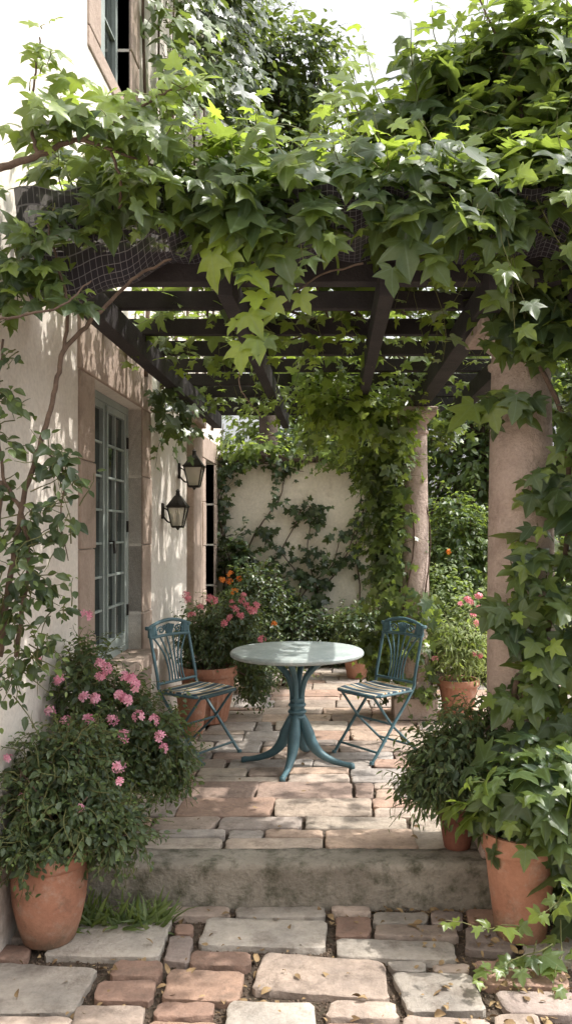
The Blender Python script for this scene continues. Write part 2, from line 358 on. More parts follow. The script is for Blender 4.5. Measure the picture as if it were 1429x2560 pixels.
# ================================================================= GROUND
XW=-1.39; YB=10.0; ZL=-.2
def structure(o): o['kind']='structure'; return o
b=MB(); b.add([(-60,-30,ZL-.03),(60,-30,ZL-.03),(60,200,ZL-.03),(-60,200,ZL-.03)],[(0,1,2,3)]); structure(b.obj('ground','soil'))
b=MB(); b.box((1.6,7.03,-.125),(6.0,6.0,.19)); structure(b.obj('patio','joint'))
PAL=[(.42,.345,.295),(.44,.37,.32),(.35,.305,.28),(.47,.36,.29),(.39,.275,.22),(.38,.345,.32),(.46,.385,.325),(.35,.265,.225),(.49,.43,.37),(.43,.30,.24),(.37,.34,.32)]
def shrink(poly,d):
    c=sum((Vector(p) for p in poly),Vector((0,0)))/len(poly); out=[]
    for p in poly:
        v=Vector(p)-c; L=v.length; out.append(c+v*max(.3,(L-d)/L))
    return out
class Pave:
    def __init__(s): s.v=[];s.f=[];s.c=[]
    def stone(s,quad,z,gap=.008,thick=.05,jit=.008,col=None,bev=.005):
        q=[Vector(p)+Vector((random.uniform(-jit,jit),random.uniform(-jit,jit))) for p in quad]
        q=shrink(q,gap*1.2); pts=[]
        for i in range(4):
            a,b=q[i],q[(i+1)%4]; L=(b-a).length; nseg=max(3,int(L/.045)); e=b-a; nrm=Vector((-e.y,e.x)).normalized()
            cr=min(.018,L*.15)
            for j in range(nseg+1):
                t=cr/L+(1-2*cr/L)*j/nseg
                pts.append(a+e*t+nrm*random.uniform(-.0045,.0045))
        # tilt
        cx=sum(p.x for p in pts)/len(pts); cy=sum(p.y for p in pts)/len(pts); tx=random.uniform(-.014,.014); ty=random.uniform(-.014,.014); dz=random.uniform(-.004,.004)
        zt=lambda p: z+dz+(p.x-cx)*tx+(p.y-cy)*ty
        inner=shrink(pts,bev); inner2=shrink(pts,bev*2.5)
        n=len(pts); base=len(s.v)
        for p in pts: s.v.append((p.x,p.y,zt(p)-thick))
        for p in pts: s.v.append((p.x,p.y,zt(p)-bev))
        for p in inner: s.v.append((p.x,p.y,zt(p)-bev*.25))
        for p in inner2: s.v.append((p.x,p.y,zt(p)))
        for r in range(3):
            for i in range(n):
                j=(i+1)%n; s.f.append((base+r*n+i,base+r*n+j,base+(r+1)*n+j,base+(r+1)*n+i))
        s.f.append(tuple(base+3*n+i for i in range(n)))
        c=col or random.choice(PAL); g=random.uniform(.8,1.15); s.c+= [(c[0]*g,c[1]*g,c[2]*g,1)]*(4*n)
    def obj(s,name):
        me=bpy.data.meshes.new(name); me.from_pydata(s.v,[],s.f); ca=me.color_attributes.new('col','FLOAT_COLOR','POINT')
        ca.data.foreach_set('color',np.array(s.c,np.float32).ravel()); me.materials.append(M['pav'])
        for p in me.polygons: p.use_smooth=True
        try: me.set_sharp_from_angle(angle=math.radians(40))
        except Exception: pass
        o=bpy.data.objects.new(name,me); COL.objects.link(o); return structure(o)
pv=Pave(); y=4.06
while y<YB-.02:
    dy=min(random.choice([.19,.22,.26,.31,.34,.2]),YB-y+.001)
    x=XW+.01+random.uniform(-.1,0)
    while x<3.4:
        dx=random.uniform(.30,.68) if dy>.2 else random.uniform(.32,.6)
        if random.random()<.16: dx=random.uniform(.12,.2)
        sk=random.uniform(-.03,.03)
        q=[(x,y),(x+dx,y),(x+dx+sk,y+dy),(x,y+dy)]
        if random.random()<.25 and dy>.25:
            sp=random.uniform(.4,.6)
            pv.stone([(x,y),(x+dx,y),(x+dx,y+dy*sp),(x,y+dy*sp)],0)
            if dx>.4 and random.random()<.6:
                h=dx*random.uniform(.35,.6); pv.stone([(x,y+dy*sp),(x+h,y+dy*sp),(x+h,y+dy),(x,y+dy)],0); pv.stone([(x+h,y+dy*sp),(x+dx,y+dy*sp),(x+dx,y+dy),(x+h,y+dy)],0)
            else: pv.stone([(x,y+dy*sp),(x+dx,y+dy*sp),(x+dx,y+dy),(x,y+dy)],0)
        else: pv.stone(q,0,jit=.012)
        x+=dx
    y+=dy
pv.obj('patio_paving')
G=(.40,.37,.335);Rr=(.33,.22,.175);O=(.42,.285,.22);B=(.30,.25,.23);Pk=(.40,.33,.285)
LOW=[([(110,2388),(400,2392),(428,2295),(175,2300)],G),([(-60,2532),(190,2532),(240,2418),(-40,2405)],G),([(310,2290),(572,2290),(570,2268),(318,2268)],Pk),
([(598,2291),(812,2292),(810,2268),(595,2268)],G),([(495,2362),(815,2370),(812,2302),(518,2296)],G),([(840,2340),(927,2340),(925,2292),(842,2290)],Rr),
([(935,2305),(1066,2305),(1065,2280),(935,2278)],G),([(938,2343),(1145,2346),(1140,2316),(938,2312)],Pk),([(845,2392),(1140,2402),(1130,2357),(840,2348)],G),
([(630,2474),(965,2496),(952,2404),(662,2378)],Pk),([(475,2413),(622,2416),(626,2384),(480,2380)],Rr),([(412,2400),(472,2405),(484,2342),(422,2337)],B),([(438,2334),(482,2335),(486,2313),(440,2312)],Rr),
([(278,2441),(402,2441),(402,2406),(286,2406)],Rr),([(408,2496),(590,2501),(612,2428),(430,2420)],O),([(238,2497),(382,2502),(388,2450),(252,2450)],Rr),([(150,2640),(350,2640),(357,2516),(195,2514)],Pk),
([(385,2541),(532,2542),(530,2508),(392,2506)],Rr),([(550,2640),(788,2640),(780,2510),(570,2506)],G),([(818,2546),(998,2550),(986,2505),(825,2504)],Pk),([(1020,2526),(1218,2526),(1172,2436),(985,2430)],G),
([(975,2426),(1062,2426),(1060,2406),(970,2404)],G),([(1085,2430),(1168,2431),(1166,2412),(1086,2410)],Pk),([(1165,2372),(1290,2380),(1280,2328),(1158,2320)],B),([(1212,2462),(1420,2474),(1400,2412),(1185,2400)],Rr),
([(1232,2640),(1360,2640),(1345,2536),(1240,2532)],Pk),([(-80,2398),(72,2396),(82,2364),(-60,2356)],Rr),([(995,2640),(1222,2640),(1215,2548),(1008,2544)],Pk),([(1262,2528),(1460,2540),(1440,2482),(1240,2474)],B),
([(372,2640),(540,2640),(545,2556),(380,2553)],O),([(800,2640),(985,2640),(985,2562),(805,2556)],Rr),([(1080,2310),(1160,2312),(1150,2280),(1078,2278)],B),([(1310,2400),(1470,2410),(1440,2335),(1300,2330)],G),
([(835,2283),(922,2284),(920,2268),(835,2268)],Pk),([(1172,2310),(1300,2318),(1290,2275),(1165,2275)],Rr),([(-60,2345),(105,2350),(130,2305),(-20,2300)],Pk),([(120,2292),(300,2290),(305,2262),(130,2262)],B),([(-180,2640),(120,2640),(180,2545),(-140,2545)],Pk)]
pl=Pave()
def gp(u,v):
    d=(EYE-ZL)*F/(v-1325); return ((u-830)/F*d,d)
for q,c in LOW: pl.stone([gp(*p) for p in q],ZL+.004,gap=-.003,thick=.05,jit=.009,col=c)
yy=2.78
while yy>-1.5:
    dy=random.uniform(.2,.34); x=XW-.05
    while x<3:
        dx=random.uniform(.25,.55); pl.stone([(x,yy-dy),(x+dx,yy-dy),(x+dx,yy),(x,yy)],ZL+.004,gap=.014,jit=.02); x+=dx
    yy-=dy
for x0 in (1.15,1.6,2.1,2.6):
    y0=2.8
    while y0<3.7:
        dy=random.uniform(.2,.3); pl.stone([(x0,y0),(x0+.45,y0),(x0+.45,y0+dy),(x0,y0+dy)],ZL+.004,gap=.014,jit=.02); y0+=dy
pl.obj('lower_path_paving')
# step
b=MB(); nx=160; prof=[(3.868,-.235),(3.868,-.12),(3.868,-.05),(3.862,-.03),(3.866,-.012),(3.878,-.001),(3.92,0.0),(4.0,.001),(4.055,0),(4.06,-.2)]
V=[];Fs=[]
for i in range(nx+1):
    x=XW+(4.6-XW)*i/nx
    for j,(yy,zz) in enumerate(prof):
        a=.008 if 0<j<9 else 0; V.append((x,yy+random.uniform(-a,a)*.8,zz+random.uniform(-a,a)*(.6 if j in(3,4,5) else .2)))
m_=len(prof)
for i in range(nx):
    for j in range(m_-1): Fs.append((i*m_+j,(i+1)*m_+j,(i+1)*m_+j+1,i*m_+j+1))
b.add(V,Fs); structure(b.obj('stone_step','step',smooth=2))
# leaf litter & crumbs
def groundpts(n,x0,x1,y0,y1,z): return np.stack([RNG.uniform(x0,x1,n),RNG.uniform(y0,y1,n),np.full(n,z)],1)
L=Leaves(); up=np.array([0,0,1.])
P=np.concatenate([groundpts(420,-1.3,1.3,2.7,3.85,ZL-.010),groundpts(80,-1.3,1.3,2.7,3.85,ZL+.012),groundpts(160,-1.3,1.4,3.79,3.87,ZL-.01),groundpts(90,-1.3,1.3,4.05,9,.012),groundpts(150,.35,1.3,2.9,3.8,ZL+.012)])
L.add(P,up+RNG.normal(0,.35,P.shape),RNG.normal(0,1,P.shape),RNG.uniform(.012,.05,len(P)))
o=L.build('leaf_litter',OVA,'litter',None,kind='stuff'); o['label']='dry fallen leaves scattered over the stone paving'; o['category']='fallen leaves'
L=Leaves(); P=np.concatenate([groundpts(12000,-1.4,1.6,2.6,3.87,ZL-.028),groundpts(2000,-1.4,1.6,3.8,3.87,ZL-.02)])
L.add(P,RNG.normal(0,1,P.shape),RNG.normal(0,1,P.shape),RNG.uniform(.003,.010,len(P)))
o=L.build('soil_crumbs',PEB,'pebble',None,kind='stuff'); o['label']='loose soil crumbs between the paving stones'; o['category']='soil'
# ================================================================= HOUSE
house=top('house','cream stuccoed house with stone-framed windows and lanterns','house',(XW,5,0))
def world_loc(o):
    v=Vector(o.location)
    while o.parent: o=o.parent; v+=Vector(o.location)
    return v
def wpart(b,name,mat,parent,**k):
    o=b.obj(name,mat,None,**k)
    o.parent=parent; o.matrix_parent_inverse=Matrix.Translation(-Vector(world_loc(parent))); return o
def wallopen(b,x,y0,y1,z0,z1,ops,rev=.16):
    ys=sorted({y0,y1,*[o[0] for o in ops],*[o[1] for o in ops]}); zs=sorted({z0,z1,*[o[2] for o in ops],*[o[3] for o in ops]})
    for i in range(len(ys)-1):
        for j in range(len(zs)-1):
            cy=(ys[i]+ys[i+1])/2; cz=(zs[j]+zs[j+1])/2
            if any(o[0]<cy<o[1] and o[2]<cz<o[3] for o in ops): continue
            b.add([(x,ys[i],zs[j]),(x,ys[i+1],zs[j]),(x,ys[i+1],zs[j+1]),(x,ys[i],zs[j+1])],[(0,1,2,3)])
    for o in ops:
        a,c,d,e=o; X=x-rev
        b.add([(x,a,d),(X,a,d),(X,a,e),(x,a,e)],[(0,1,2,3)]); b.add([(x,c,d),(X,c,d),(X,c,e),(x,c,e)],[(0,1,2,3)])
        b.add([(x,a,d),(X,a,d),(X,c,d),(x,c,d)],[(0,1,2,3)]); b.add([(x,a,e),(X,a,e),(X,c,e),(x,c,e)],[(0,1,2,3)])
W1=(4.77,5.97,.70,2.46); W2=(8.95,9.62,.05,2.35); W3=(4.9,5.62,4.45,6.1)
b=MB(); wallopen(b,XW,-4,10.25,-.3,9,[W1,W2,W3])
b.add([(XW,10.25,-.3),(XW-5,10.25,-.3),(XW-5,10.25,9),(XW,10.25,9)],[(0,1,2,3)])
b.add([(XW,-4,9),(XW,10.25,9),(XW-5,10.25,9),(XW-5,-4,9)],[(0,1,2,3)])
me=bpy.data.meshes.new('wall'); me.from_pydata(b.v,[],b.f); o=bpy.data.objects.new('wall',me); COL.objects.link(o); me.materials.append(M['stucco'])
o.parent=house; o.matrix_parent_inverse=Matrix.Translation(-Vector(house.location))
def surround(wn,jw,lh,sill=True,nblk=5):
    a,c,d,e=wn; b=MB(); pr=.014; dep=.15
    for (ya,yb) in ((a-jw,a),(c,c+jw)):
        z=-.02 if d<1 else d; hs=(e-z)/nblk
        for i in range(nblk):
            b.box((XW+pr-dep/2,(ya+yb)/2+ (0),z+hs*(i+.5)),(dep+.012*(i%2),yb-ya+(.0),hs-.004))
    b.box((XW+pr-dep/2+.004,(a+c)/2,e+lh/2+.002),(dep,c-a+2*jw+.02,lh))
    return b
# main window stone
win=bpy.data.objects.new('french_window',None); win.location=(0,W1[0]+.6-5,W1[2]); win.parent=house; COL.objects.link(win)
b=surround(W1,.28,.36); wpart(b,'stone_surround','stone',win,bevel=.008)
b=MB(); b.box((XW-.03,5.37,.665),(.30,1.26,.09)); b.box((XW-.06,5.37,.30),(.17,1.19,.62)); wpart(b,'sill','stone',win,bevel=.012)
def casement(b,g,x,ya,yb,za,zb,cols,rows,fr=.045):
    t=.045
    b.box((x,ya+fr/2,(za+zb)/2),(t,fr,zb-za)); b.box((x,yb-fr/2,(za+zb)/2),(t,fr,zb-za))
    b.box((x,(ya+yb)/2,za+fr*.8),(t-.002,yb-ya-2*fr,fr*1.6)); b.box((x,(ya+yb)/2,zb-fr/2),(t-.002,yb-ya-2*fr,fr))
    y0,y1,z0,z1=ya+fr,yb-fr,za+fr*1.6,zb-fr; mw=.016
    for i in range(1,cols): b.box((x+.002,y0+(y1-y0)*i/cols,(z0+z1)/2),(.028,mw,z1-z0))
    for j in range(1,rows): b.box((x+.003,(y0+y1)/2,z0+(z1-z0)*j/rows),(.026,y1-y0,mw))
    for i in range(cols):
        for j in range(rows):
            hy=(y1-y0)/cols; hz=(z1-z0)/rows; ty=random.uniform(-.006,.006); tz=random.uniform(-.006,.006)
            A=(y0+i*hy,z0+j*hz); xx=x-.006
            g.add([(xx-ty,A[0],A[1]),(xx+ty,A[0]+hy,A[1]+tz*0),(xx+ty+tz,A[0]+hy,A[1]+hz),(xx-ty+tz,A[0],A[1]+hz)],[(0,1,2,3)])
b=MB();g=MB(); X=XW-.115
a,c,d,e=W1; f=.05
b.box((X-.01,a+f/2,(d+e)/2+.005),(.07,f,e-d-.012)); b.box((X-.01,c-f/2,(d+e)/2+.005),(.07,f,e-d-.012)); b.box((X-.01,(a+c)/2,e-f/2-.004),(.068,c-a-2*f,f)); b.box((X-.01,(a+c)/2,d+f/2+.01),(.068,c-a-2*f,f))
mid=(a+c)/2
casement(b,g,X,a+f+.003,mid-.003,d+f+.012,e-f-.006,2,7); casement(b,g,X,mid+.003,c-f-.003,d+f+.012,e-f-.006,2,7)
b.box((X+.03,mid,(d+e)/2),(.018,.03,e-d-.14))
wpart(b,'frame','frame',win,bevel=.003); wpart(g,'glazing','glass',win)
b=MB(); b.tube([(X+.035,mid+.03,1.5),(X+.07,mid+.03,1.5),(X+.075,mid+.03,1.42)],.008); b.box((X+.036,mid+.03,1.5),(.008,.025,.09)); wpart(b,'handle','iron',win,smooth=True)
for z in (1.0,1.6,2.2): 
    b=MB(); b.tube([(X+.03,c-f,z-.04),(X+.03,c-f,z+.04)],.009); wpart(b,'hinge','iron',win,smooth=True)
# far window
w2=bpy.data.objects.new('window',None); w2.location=(0,W2[0]+.3-5,W2[2]); w2.parent=house; COL.objects.link(w2)
wpart(surround(W2,.2,.24),'stone_surround','stone',w2,bevel=.008)
b=MB();g=MB(); casement(b,g,XW-.12,W2[0],W2[1],W2[2],W2[3],2,6); wpart(b,'frame','frame',w2,bevel=.003); wpart(g,'glazing','glass',w2)
# upper window
w3=bpy.data.objects.new('window',None); w3.location=(0,W3[0]+.3-5,W3[2]); w3.parent=house; COL.objects.link(w3)
wpart(surround(W3,.24,.3,nblk=4),'stone_surround','stone',w3,bevel=.008)
b=MB(); b.box((XW-.058,(W3[0]+W3[1])/2,W3[2]-.06),(.14,1.2,.12)); wpart(b,'sill','stone',w3,bevel=.01)
b=MB();g=MB(); casement(b,g,XW-.10,W3[0],(W3[0]+W3[1])/2,W3[2],W3[3],1,4); casement(b,g,XW-.10,(W3[0]+W3[1])/2,W3[1],W3[2],W3[3],1,4); wpart(b,'frame','frame',w3,bevel=.003); wpart(g,'glazing','glass',w3)
# pilaster
b=MB(); b.box((XW+.02,8.1,1.35),(.10,.5,2.7)); b.box((XW+.035,8.1,.12),(.13,.56,.28)); b.box((XW+.035,8.1,2.66),(.14,.58,.1)); wpart(b,'pilaster','stone',house,bevel=.01)
# garden wall
gw=top('garden_wall','pale rendered garden wall with dark tile coping behind the patio','wall',(0,YB,0))
b=MB(); b.box((-.22,YB+.13,1.1),(2.335,.26,2.6)); wpart(b,'wall','stucco_back',gw,bevel=.01)
b=MB()
for i in range(8): b.box((-1.24+i*.295,YB+.13,2.445+.0),(.288,.36,.09))
wpart(b,'coping','coping',gw,bevel=.012)
# lanterns
def lantern(y,z,s,label):
    t=top('wall_lantern',label,'lantern',(XW,y,z),0,'wall lanterns on the house')
    b=MB(); b.box((.008,0,.0),(.016,.05*s,.12*s)); b.tube(smoothpath([(.01,0,-.04*s),(.05*s,0,-.085*s),(.10*s,0,-.09*s),(.125*s,0,-.13*s)]),.007*s,6); b.tube(smoothpath([(.01,0,.03*s),(.05*s,0,.0),(.09*s,0,-.06*s)]),.005*s,6)
    b.obj('bracket','iron',t,smooth=True)
    c=.125*s; b=MB(); r1,r2=.04*s,.07*s; z0,z1=-.12*s,.03*s
    def ring(r,z,th): 
        pts=[(c-r,-r,z),(c+r,-r,z),(c+r,r,z),(c-r,r,z),(c-r,-r,z)]
        for i in range(4): b.tube([pts[i],pts[i+1]],th,6)
    ring(r1,z0,.006*s); ring(r2,z1,.007*s)
    for sx in (-1,1):
        for sy in (-1,1): b.tube([(c+sx*r1,sy*r1,z0),(c+sx*r2,sy*r2,z1)],.0055*s,6)
    b.box((c,0,z0-.005*s),(r1*2,r1*2,.012*s)); b.box((c,0,z1+.006*s),(r2*2.25,r2*2.25,.012*s))
    b.box((c,0,z1+.05*s),(r2*2.1,r2*2.1,.08*s),taper=.3); b.tube([(c,0,z1+.085*s),(c,0,z1+.12*s),(c,0,z1+.125*s),(c,0,z1+.14*s)],[.02*s,.014*s,.02*s,.004*s],8)
    b.tube([(c,0,z0-.01*s),(c,0,z0-.03*s)],[.018*s,.004*s],8)
    b.obj('frame','iron',t)
    b=MB(); b.box((c,0,(z0+z1)/2),(r1*1.9,r1*1.9,(z1-z0)*.94)); 
    v=b.v; b.v=[(c+(p[0]-c)*(1.7 if p[2]>(z0+z1)/2 else 1),p[1]*(1.7 if p[2]>(z0+z1)/2 else 1),p[2]) for p in v]
    b.obj('glass','lampglass',t)
    b=MB(); b.tube([(c,0,z0),(c,0,z0+.07*s),(c,0,z0+.08*s),(c,0,z0+.11*s)],[.014*s,.014*s,.012*s,.003*s],8); b.obj('candle','candle',t,smooth=True)
lantern(6.7,1.73,1.05,'black iron lantern on a bracket beside the french window'); lantern(7.42,2.11,1.15,'black iron lantern mounted higher beneath the pergola')
# ================================================================= COLUMNS + PERGOLA
def column(x,y,r,h,label,zb=0):
    t=top('stone_column',label,'column',(x,y,0),0,'columns carrying the pergola')
    b=MB(); b.box((0,0,.09),(r*2.9,r*2.9,.18)); b.box((0,0,.205),(r*2.6,r*2.6,.05)); b.obj('plinth','column',t,bevel=.012)
    b=MB(); prof=[(r*1.28,.23),(r*1.3,.26),(r*1.15,.28),(r*1.1,.30)]
    for i in range(13):
        u=i/12; prof.append((r*(1.02+.04*math.sin(u*3.1)-.14*u),.31+(h-.22-.31)*u))
    rt=prof[-1][0]; prof+=[(rt*1.1,h-.21),(rt*1.12,h-.19),(rt*1.0,h-.18),(rt*1.0,h-.13),(rt*1.2,h-.11),(rt*1.45,h-.07),(rt*1.5,h-.06)]
    b.lathe(prof,40); b.obj('shaft','column',t,smooth=True)
    b=MB(); b.box((0,0,h-.03),(rt*3.3,rt*3.3,.058)); b.obj('capital','column',t,bevel=.01)
column(.955,4.16,.168,2.6,'stone column wrapped in broad-leaved vine at the step')
column(.69,6.95,.125,2.6,'ivy-clad stone column standing on the paved patio')
pg=top('pergola','dark timber pergola roof carried on stone columns','pergola',(0,6,2.6))
def beam(name,c,size,rot=None):
    b=MB(); b.box(c,size,rot); return wpart(b,name,'beam',pg,bevel=.006)
for x,wd in ((-1.16,.09),(-.47,.07),(.24,.07),(.74,.11),(1.12,.09)): beam('beam',(x,5.95,2.67),(wd,4.7,.135))
k=0; yy=3.78
while yy<8.4:
    beam('rafter',(-.05,yy,2.79 if yy>3.8 else 2.775),(2.62,.055 if yy>3.8 else .085,.095 if yy>3.8 else .14)); yy+=.57
# net
net=top('shade_net','dark shade netting draped over the pergola edge','net',(0,3.6,2.8))
nu,nv=60,12; V=[];Fc=[];UV=[]
for i in range(nu+1):
    for j in range(nv+1):
        s=i/nu; t=j/nv; x=-1.28+2.3*s
        sag=.12*abs(math.sin(s*math.pi*3.0+.3)); lft=max(0,1-s*3.2)
        y=3.40+.36*t+.10*math.sin(t*math.pi)*-.4-lft*.1*(1-t); z=3.0-.20*t-sag*math.sin(t*math.pi)*.8+.012*math.sin(s*60)-lft*.28*math.sin(t*math.pi)-.05*lft
        V.append((x,y,z)); UV.append((s*95,t*17))
for i in range(nu):
    for j in range(nv): a=i*(nv+1)+j; Fc.append((a,a+1,a+nv+2,a+nv+1))
me=bpy.data.meshes.new('netting'); me.from_pydata(V,[],Fc); uvl=me.uv_layers.new(name='UVMap')
for l in me.loops: uvl.data[l.index].uv=UV[l.vertex_index]
for p in me.polygons: p.use_smooth=True
me.materials.append(M['net']); o=bpy.data.objects.new('netting',me); COL.objects.link(o); o.parent=net; o.matrix_parent_inverse=Matrix.Translation(-Vector(net.location))
# ================================================================= FURNITURE
tb=top('garden_table','round pale-topped table with teal cast pedestal on paving','table',(-.235,5.5,0),math.radians(-12))
b=MB(); R=.445; b.lathe([(0,.742),(R-.04,.742),(R-.03,.735),(R-.012,.733),(R,.742),(R+.002,.755),(R-.006,.768),(R-.014,.772),(0,.774)],72); b.obj('top','tabletop',tb,smooth=True)
b=MB(); b.lathe([(0,.70),(.16,.70),(.17,.715),(.17,.732),(0,.732)],32)
for k in range(4):
    a=k*math.pi/2+.0; pr=[(.028,.33),(.03,.42),(.036,.50),(.06,.585),(.115,.655),(.19,.715)]
    pts=smoothpath([(r*math.cos(a),r*math.sin(a),z) for r,z in pr]); b.tube(pts,lerp_list([.022,.021,.019,.02,.022,.02],len(pts)),8)
for z,r in ((.325,.058),(.36,.064),(.405,.06),(.44,.052)): b.lathe([(r*.6,z-.014),(r*.92,z-.01),(r,z),(r*.92,z+.01),(r*.6,z+.014)],24)
b.lathe([(.0,.22),(.035,.22),(.04,.33),(.035,.45),(.0,.46)],20); b.obj('pedestal','teal',tb,smooth=True)
for k in range(4):
    a=k*math.pi/2; b=MB(); pr=[(.030,.345),(.045,.30),(.075,.22),(.105,.145),(.165,.08),(.25,.04),(.33,.022),(.375,.018)]
    pts=smoothpath([(r*math.cos(a),r*math.sin(a),z) for r,z in pr]); b.tube(pts,lerp_list([.018,.03,.040,.038,.028,.021,.017,.019],len(pts)),10,flat=1)
    b.tube([(.372*math.cos(a),.372*math.sin(a),0),(.375*math.cos(a),.375*math.sin(a),.03)],[.022,.016],8)
    b.obj('leg','teal',tb,smooth=2)
def chair_parts(t):
    bx=lambda z:-.175-.10*(z-.46)/.44
    b=MB()
    for s in (-.195,.195):
        b.tube(smoothpath([(.225,s,0.0),(.02,s,.235),(-.165,s,.45),(-.19,s,.55),(bx(.88),s,.88)],5),.0125,8,flat=.75)
        b.tube([(.225,s,0),(.222,s,.018)],[.017,.014],8)
    for s in (-.168,.168):
        b.tube([(-.245,s,0),(.02,s,.235),(.175,s,.432)],.0115,8,flat=.75); b.tube([(-.245,s,0),(-.24,s,.018)],[.016,.013],8)
    for (x,z,h) in ((.165,.066,.195),(-.185,.056,.168),(.17,.43,.17),(-.17,.445,.195),(.02,.235,.195)): b.tube([(x,-h,z),(x,h,z)],.0085,8)
    # seat rim
    rim=[(.205,-.16),(.205,.16),(.16,.205),(-.17,.195),(-.17,-.195),(.16,-.205),(.205,-.16)]
    for i in range(6): b.tube([(rim[i][0],rim[i][1],.446),(rim[i+1][0],rim[i+1][1],.446)],.010,6)
    o1=b.obj('frame','teal',t,smooth=True)
    b=MB(); n=14; V=[];Fs=[]
    for i in range(n+1):
        for j in range(n+1):
            u=i/n*2-1; v=j/n*2-1; x=.018+.195*u*math.sqrt(1-.12*v*v); y=.20*v*math.sqrt(1-.10*u*u)
            V.append((x,y,.466-.014*(1-u*u)*(1-v*v)-.012*max(0,u)**4))
    for i in range(n):
        for j in range(n): a=i*(n+1)+j; Fs.append((a,a+n+1,a+n+2,a+1))
    b.add(V,Fs); o2=b.obj('seat','stripe',t,smooth=2); md=o2.modifiers.new('thick','SOLIDIFY'); md.thickness=.018; md.offset=-1
    b=MB()
    # crest rail
    arc=lambda y,z0,h:z0+h*math.cos(min(1,abs(y)/.2)*math.pi/2)**.8
    def row(z0,h,yw,m=16): return [(bx(.86)-.0,-yw+2*yw*i/m,arc(-yw+2*yw*i/m,z0,h)) for i in range(m+1)]
    topc=row(.885,.045,.20); b.tube(topc,.013,8)
    lowc=[(bx(.80),-.2+.4*i/16,.815+.010*math.cos((i/16-.5)*math.pi)) for i in range(17)]; b.tube(lowc,.011,8)
    for s in (-1,1):
        b.box((bx(.85),s*.175,.855),(.016,.06,.075)); b.lathe([(0,-.012),(.022,-.012),(.026,0),(.022,.012),(0,.012)],14,(bx(.88),s*.2,.885))
        sp=[(bx(.85)+.004,s*(.085+.038*(1-q/14)*math.cos(q*.75)),.862+.030*(1-q/14)*math.sin(q*.75)) for q in range(12)]; b.tube(sp,.006,6)
        b.tube([(bx(.85),s*.125,.82),(bx(.87),s*.145,.90)],.010,6)
    for q in range(-3,4): b.tube([(bx(.83),q*.006,.825),(bx(.88),q*.018,.905-.004*abs(q))],[.004,.0065],6)
    b.tube([(bx(.5),-.19,.50),(bx(.5),.19,.50)],.010,8)
    for q in (-2.5,-1.5,-.5,.5,1.5,2.5):
        b.tube(smoothpath([(bx(.5),q*.030,.50),(bx(.58),q*.027,.58),(bx(.68),q*.033,.68),(bx(.76),q*.050,.76),(bx(.815),q*.066,.815)],5),.0075,6,flat=.8)
    o3=b.obj('backrest','teal',t,smooth=True)
    return [o1,o2,o3]
G2='folding bistro chairs around the table'
c1=top('folding_chair','teal iron folding chair with striped seat beside potted shrubs','chair',(-.95,5.77,0),math.radians(-32),G2)
parts=chair_parts(c1)
c2=top('folding_chair','teal iron folding chair with striped seat near the column','chair',(.31,5.80,0),math.radians(220),G2)
for p in parts:
    q=p.copy(); COL.objects.link(q); q.parent=c2
# ================================================================= POTS & PLANTS
def potprof(r,h):
    return [(0,0),(r*.62,0),(r*.66,.01),(r*.70,h*.15),(r*.80,h*.42),(r*.88,h*.68),(r*.92,h*.80),(r*.93,h*.82),(r*1.0,h*.83),(r*1.02,h*.85),(r*1.02,h*.95),(r*1.0,h),(r*.90,h),(r*.87,h*.97),(r*.86,h*.88),(0,h*.88)]
def bellypot(r,h):
    return [(0,0),(r*.60,0),(r*.66,.01),(r*.80,h*.2),(r*.93,h*.45),(r*.97,h*.65),(r*.95,h*.78),(r*.93,h*.82),(r*.98,h*.84),(r*1.03,h*.87),(r*1.04,h*.93),(r*1.0,h),(r*.90,h),(r*.88,h*.95),(r*.86,h*.86),(0,h*.86)]
def pot(t,r,h,mat='terra',rib=0,belly=False,saucer=False):
    b=MB(); pr=bellypot(r,h) if belly else potprof(r,h); b.lathe(pr[:-1],72,rib=rib,ribn=24,ribr=(h*.1,h*.8)); b.obj('pot',mat,t,smooth=True)
    b=MB(); b.lathe([(0,h*.87),(r*.87,h*.87)],24); b.obj('potting_soil','soil',t)
    if saucer: b=MB(); b.lathe([(0,.004),(r*.95,.004),(r*1.02,.03),(r*1.05,.03),(r*.98,.0),(0,0)],40); b.obj('saucer',mat,t,smooth=True)
def flowers(t,pts,mat,fs=.017,per=9,rad=.03,name='flower_cluster'):
    for q in pts:
        L=Leaves(); c=np.repeat(np.array([tuple(q)]),per,0); v=norm(RNG.normal(0,1,c.shape)+np.array([0,-.4,.8])); P=c+v*rad*RNG.uniform(.5,1,(len(c),1))*random.uniform(.7,1.2)
        L.add(P,v+RNG.normal(0,.2,v.shape),RNG.normal(0,1,v.shape),fs*RNG.uniform(.75,1.2,len(c)))
        o=L.build(name,PET,mat,None,stem_mat=None); o.parent=t; o.matrix_parent_inverse=Matrix.Translation(-Vector(world_loc(t)))
def attach(L,t,tmpl,mat,name='foliage',clampx=None,stem='greenstem',keepfn=None):
    before=set(bpy.data.objects.keys())
    o=L.build(name,tmpl,mat,None,clampx=clampx,stem_mat=stem,keepfn=keepfn)
    for ob in [x for x in bpy.data.objects if x.name not in before]:
        ob.parent=t; ob.matrix_parent_inverse=Matrix.Translation(-Vector(world_loc(t)))
    return o
def twigs(t,base,blobs,name='branches'):
    b=MB()
    for (c,r) in blobs:
        for i in range(7):
            e=Vector(c)+Vector((random.uniform(-.6,.6)*r[0],random.uniform(-.6,.6)*r[1],random.uniform(-.3,.7)*r[2]))
            s=Vector(base)+Vector((random.uniform(-.05,.05),random.uniform(-.05,.05),0)); m=(s+e)/2+Vector((random.uniform(-.05,.05),random.uniform(-.05,.05),.05))
            p=smoothpath([s,m,e],5); b.tube(p,lerp_list([.008,.003],len(p)),5)
    wpart(b,name,'bark',t,smooth=2)
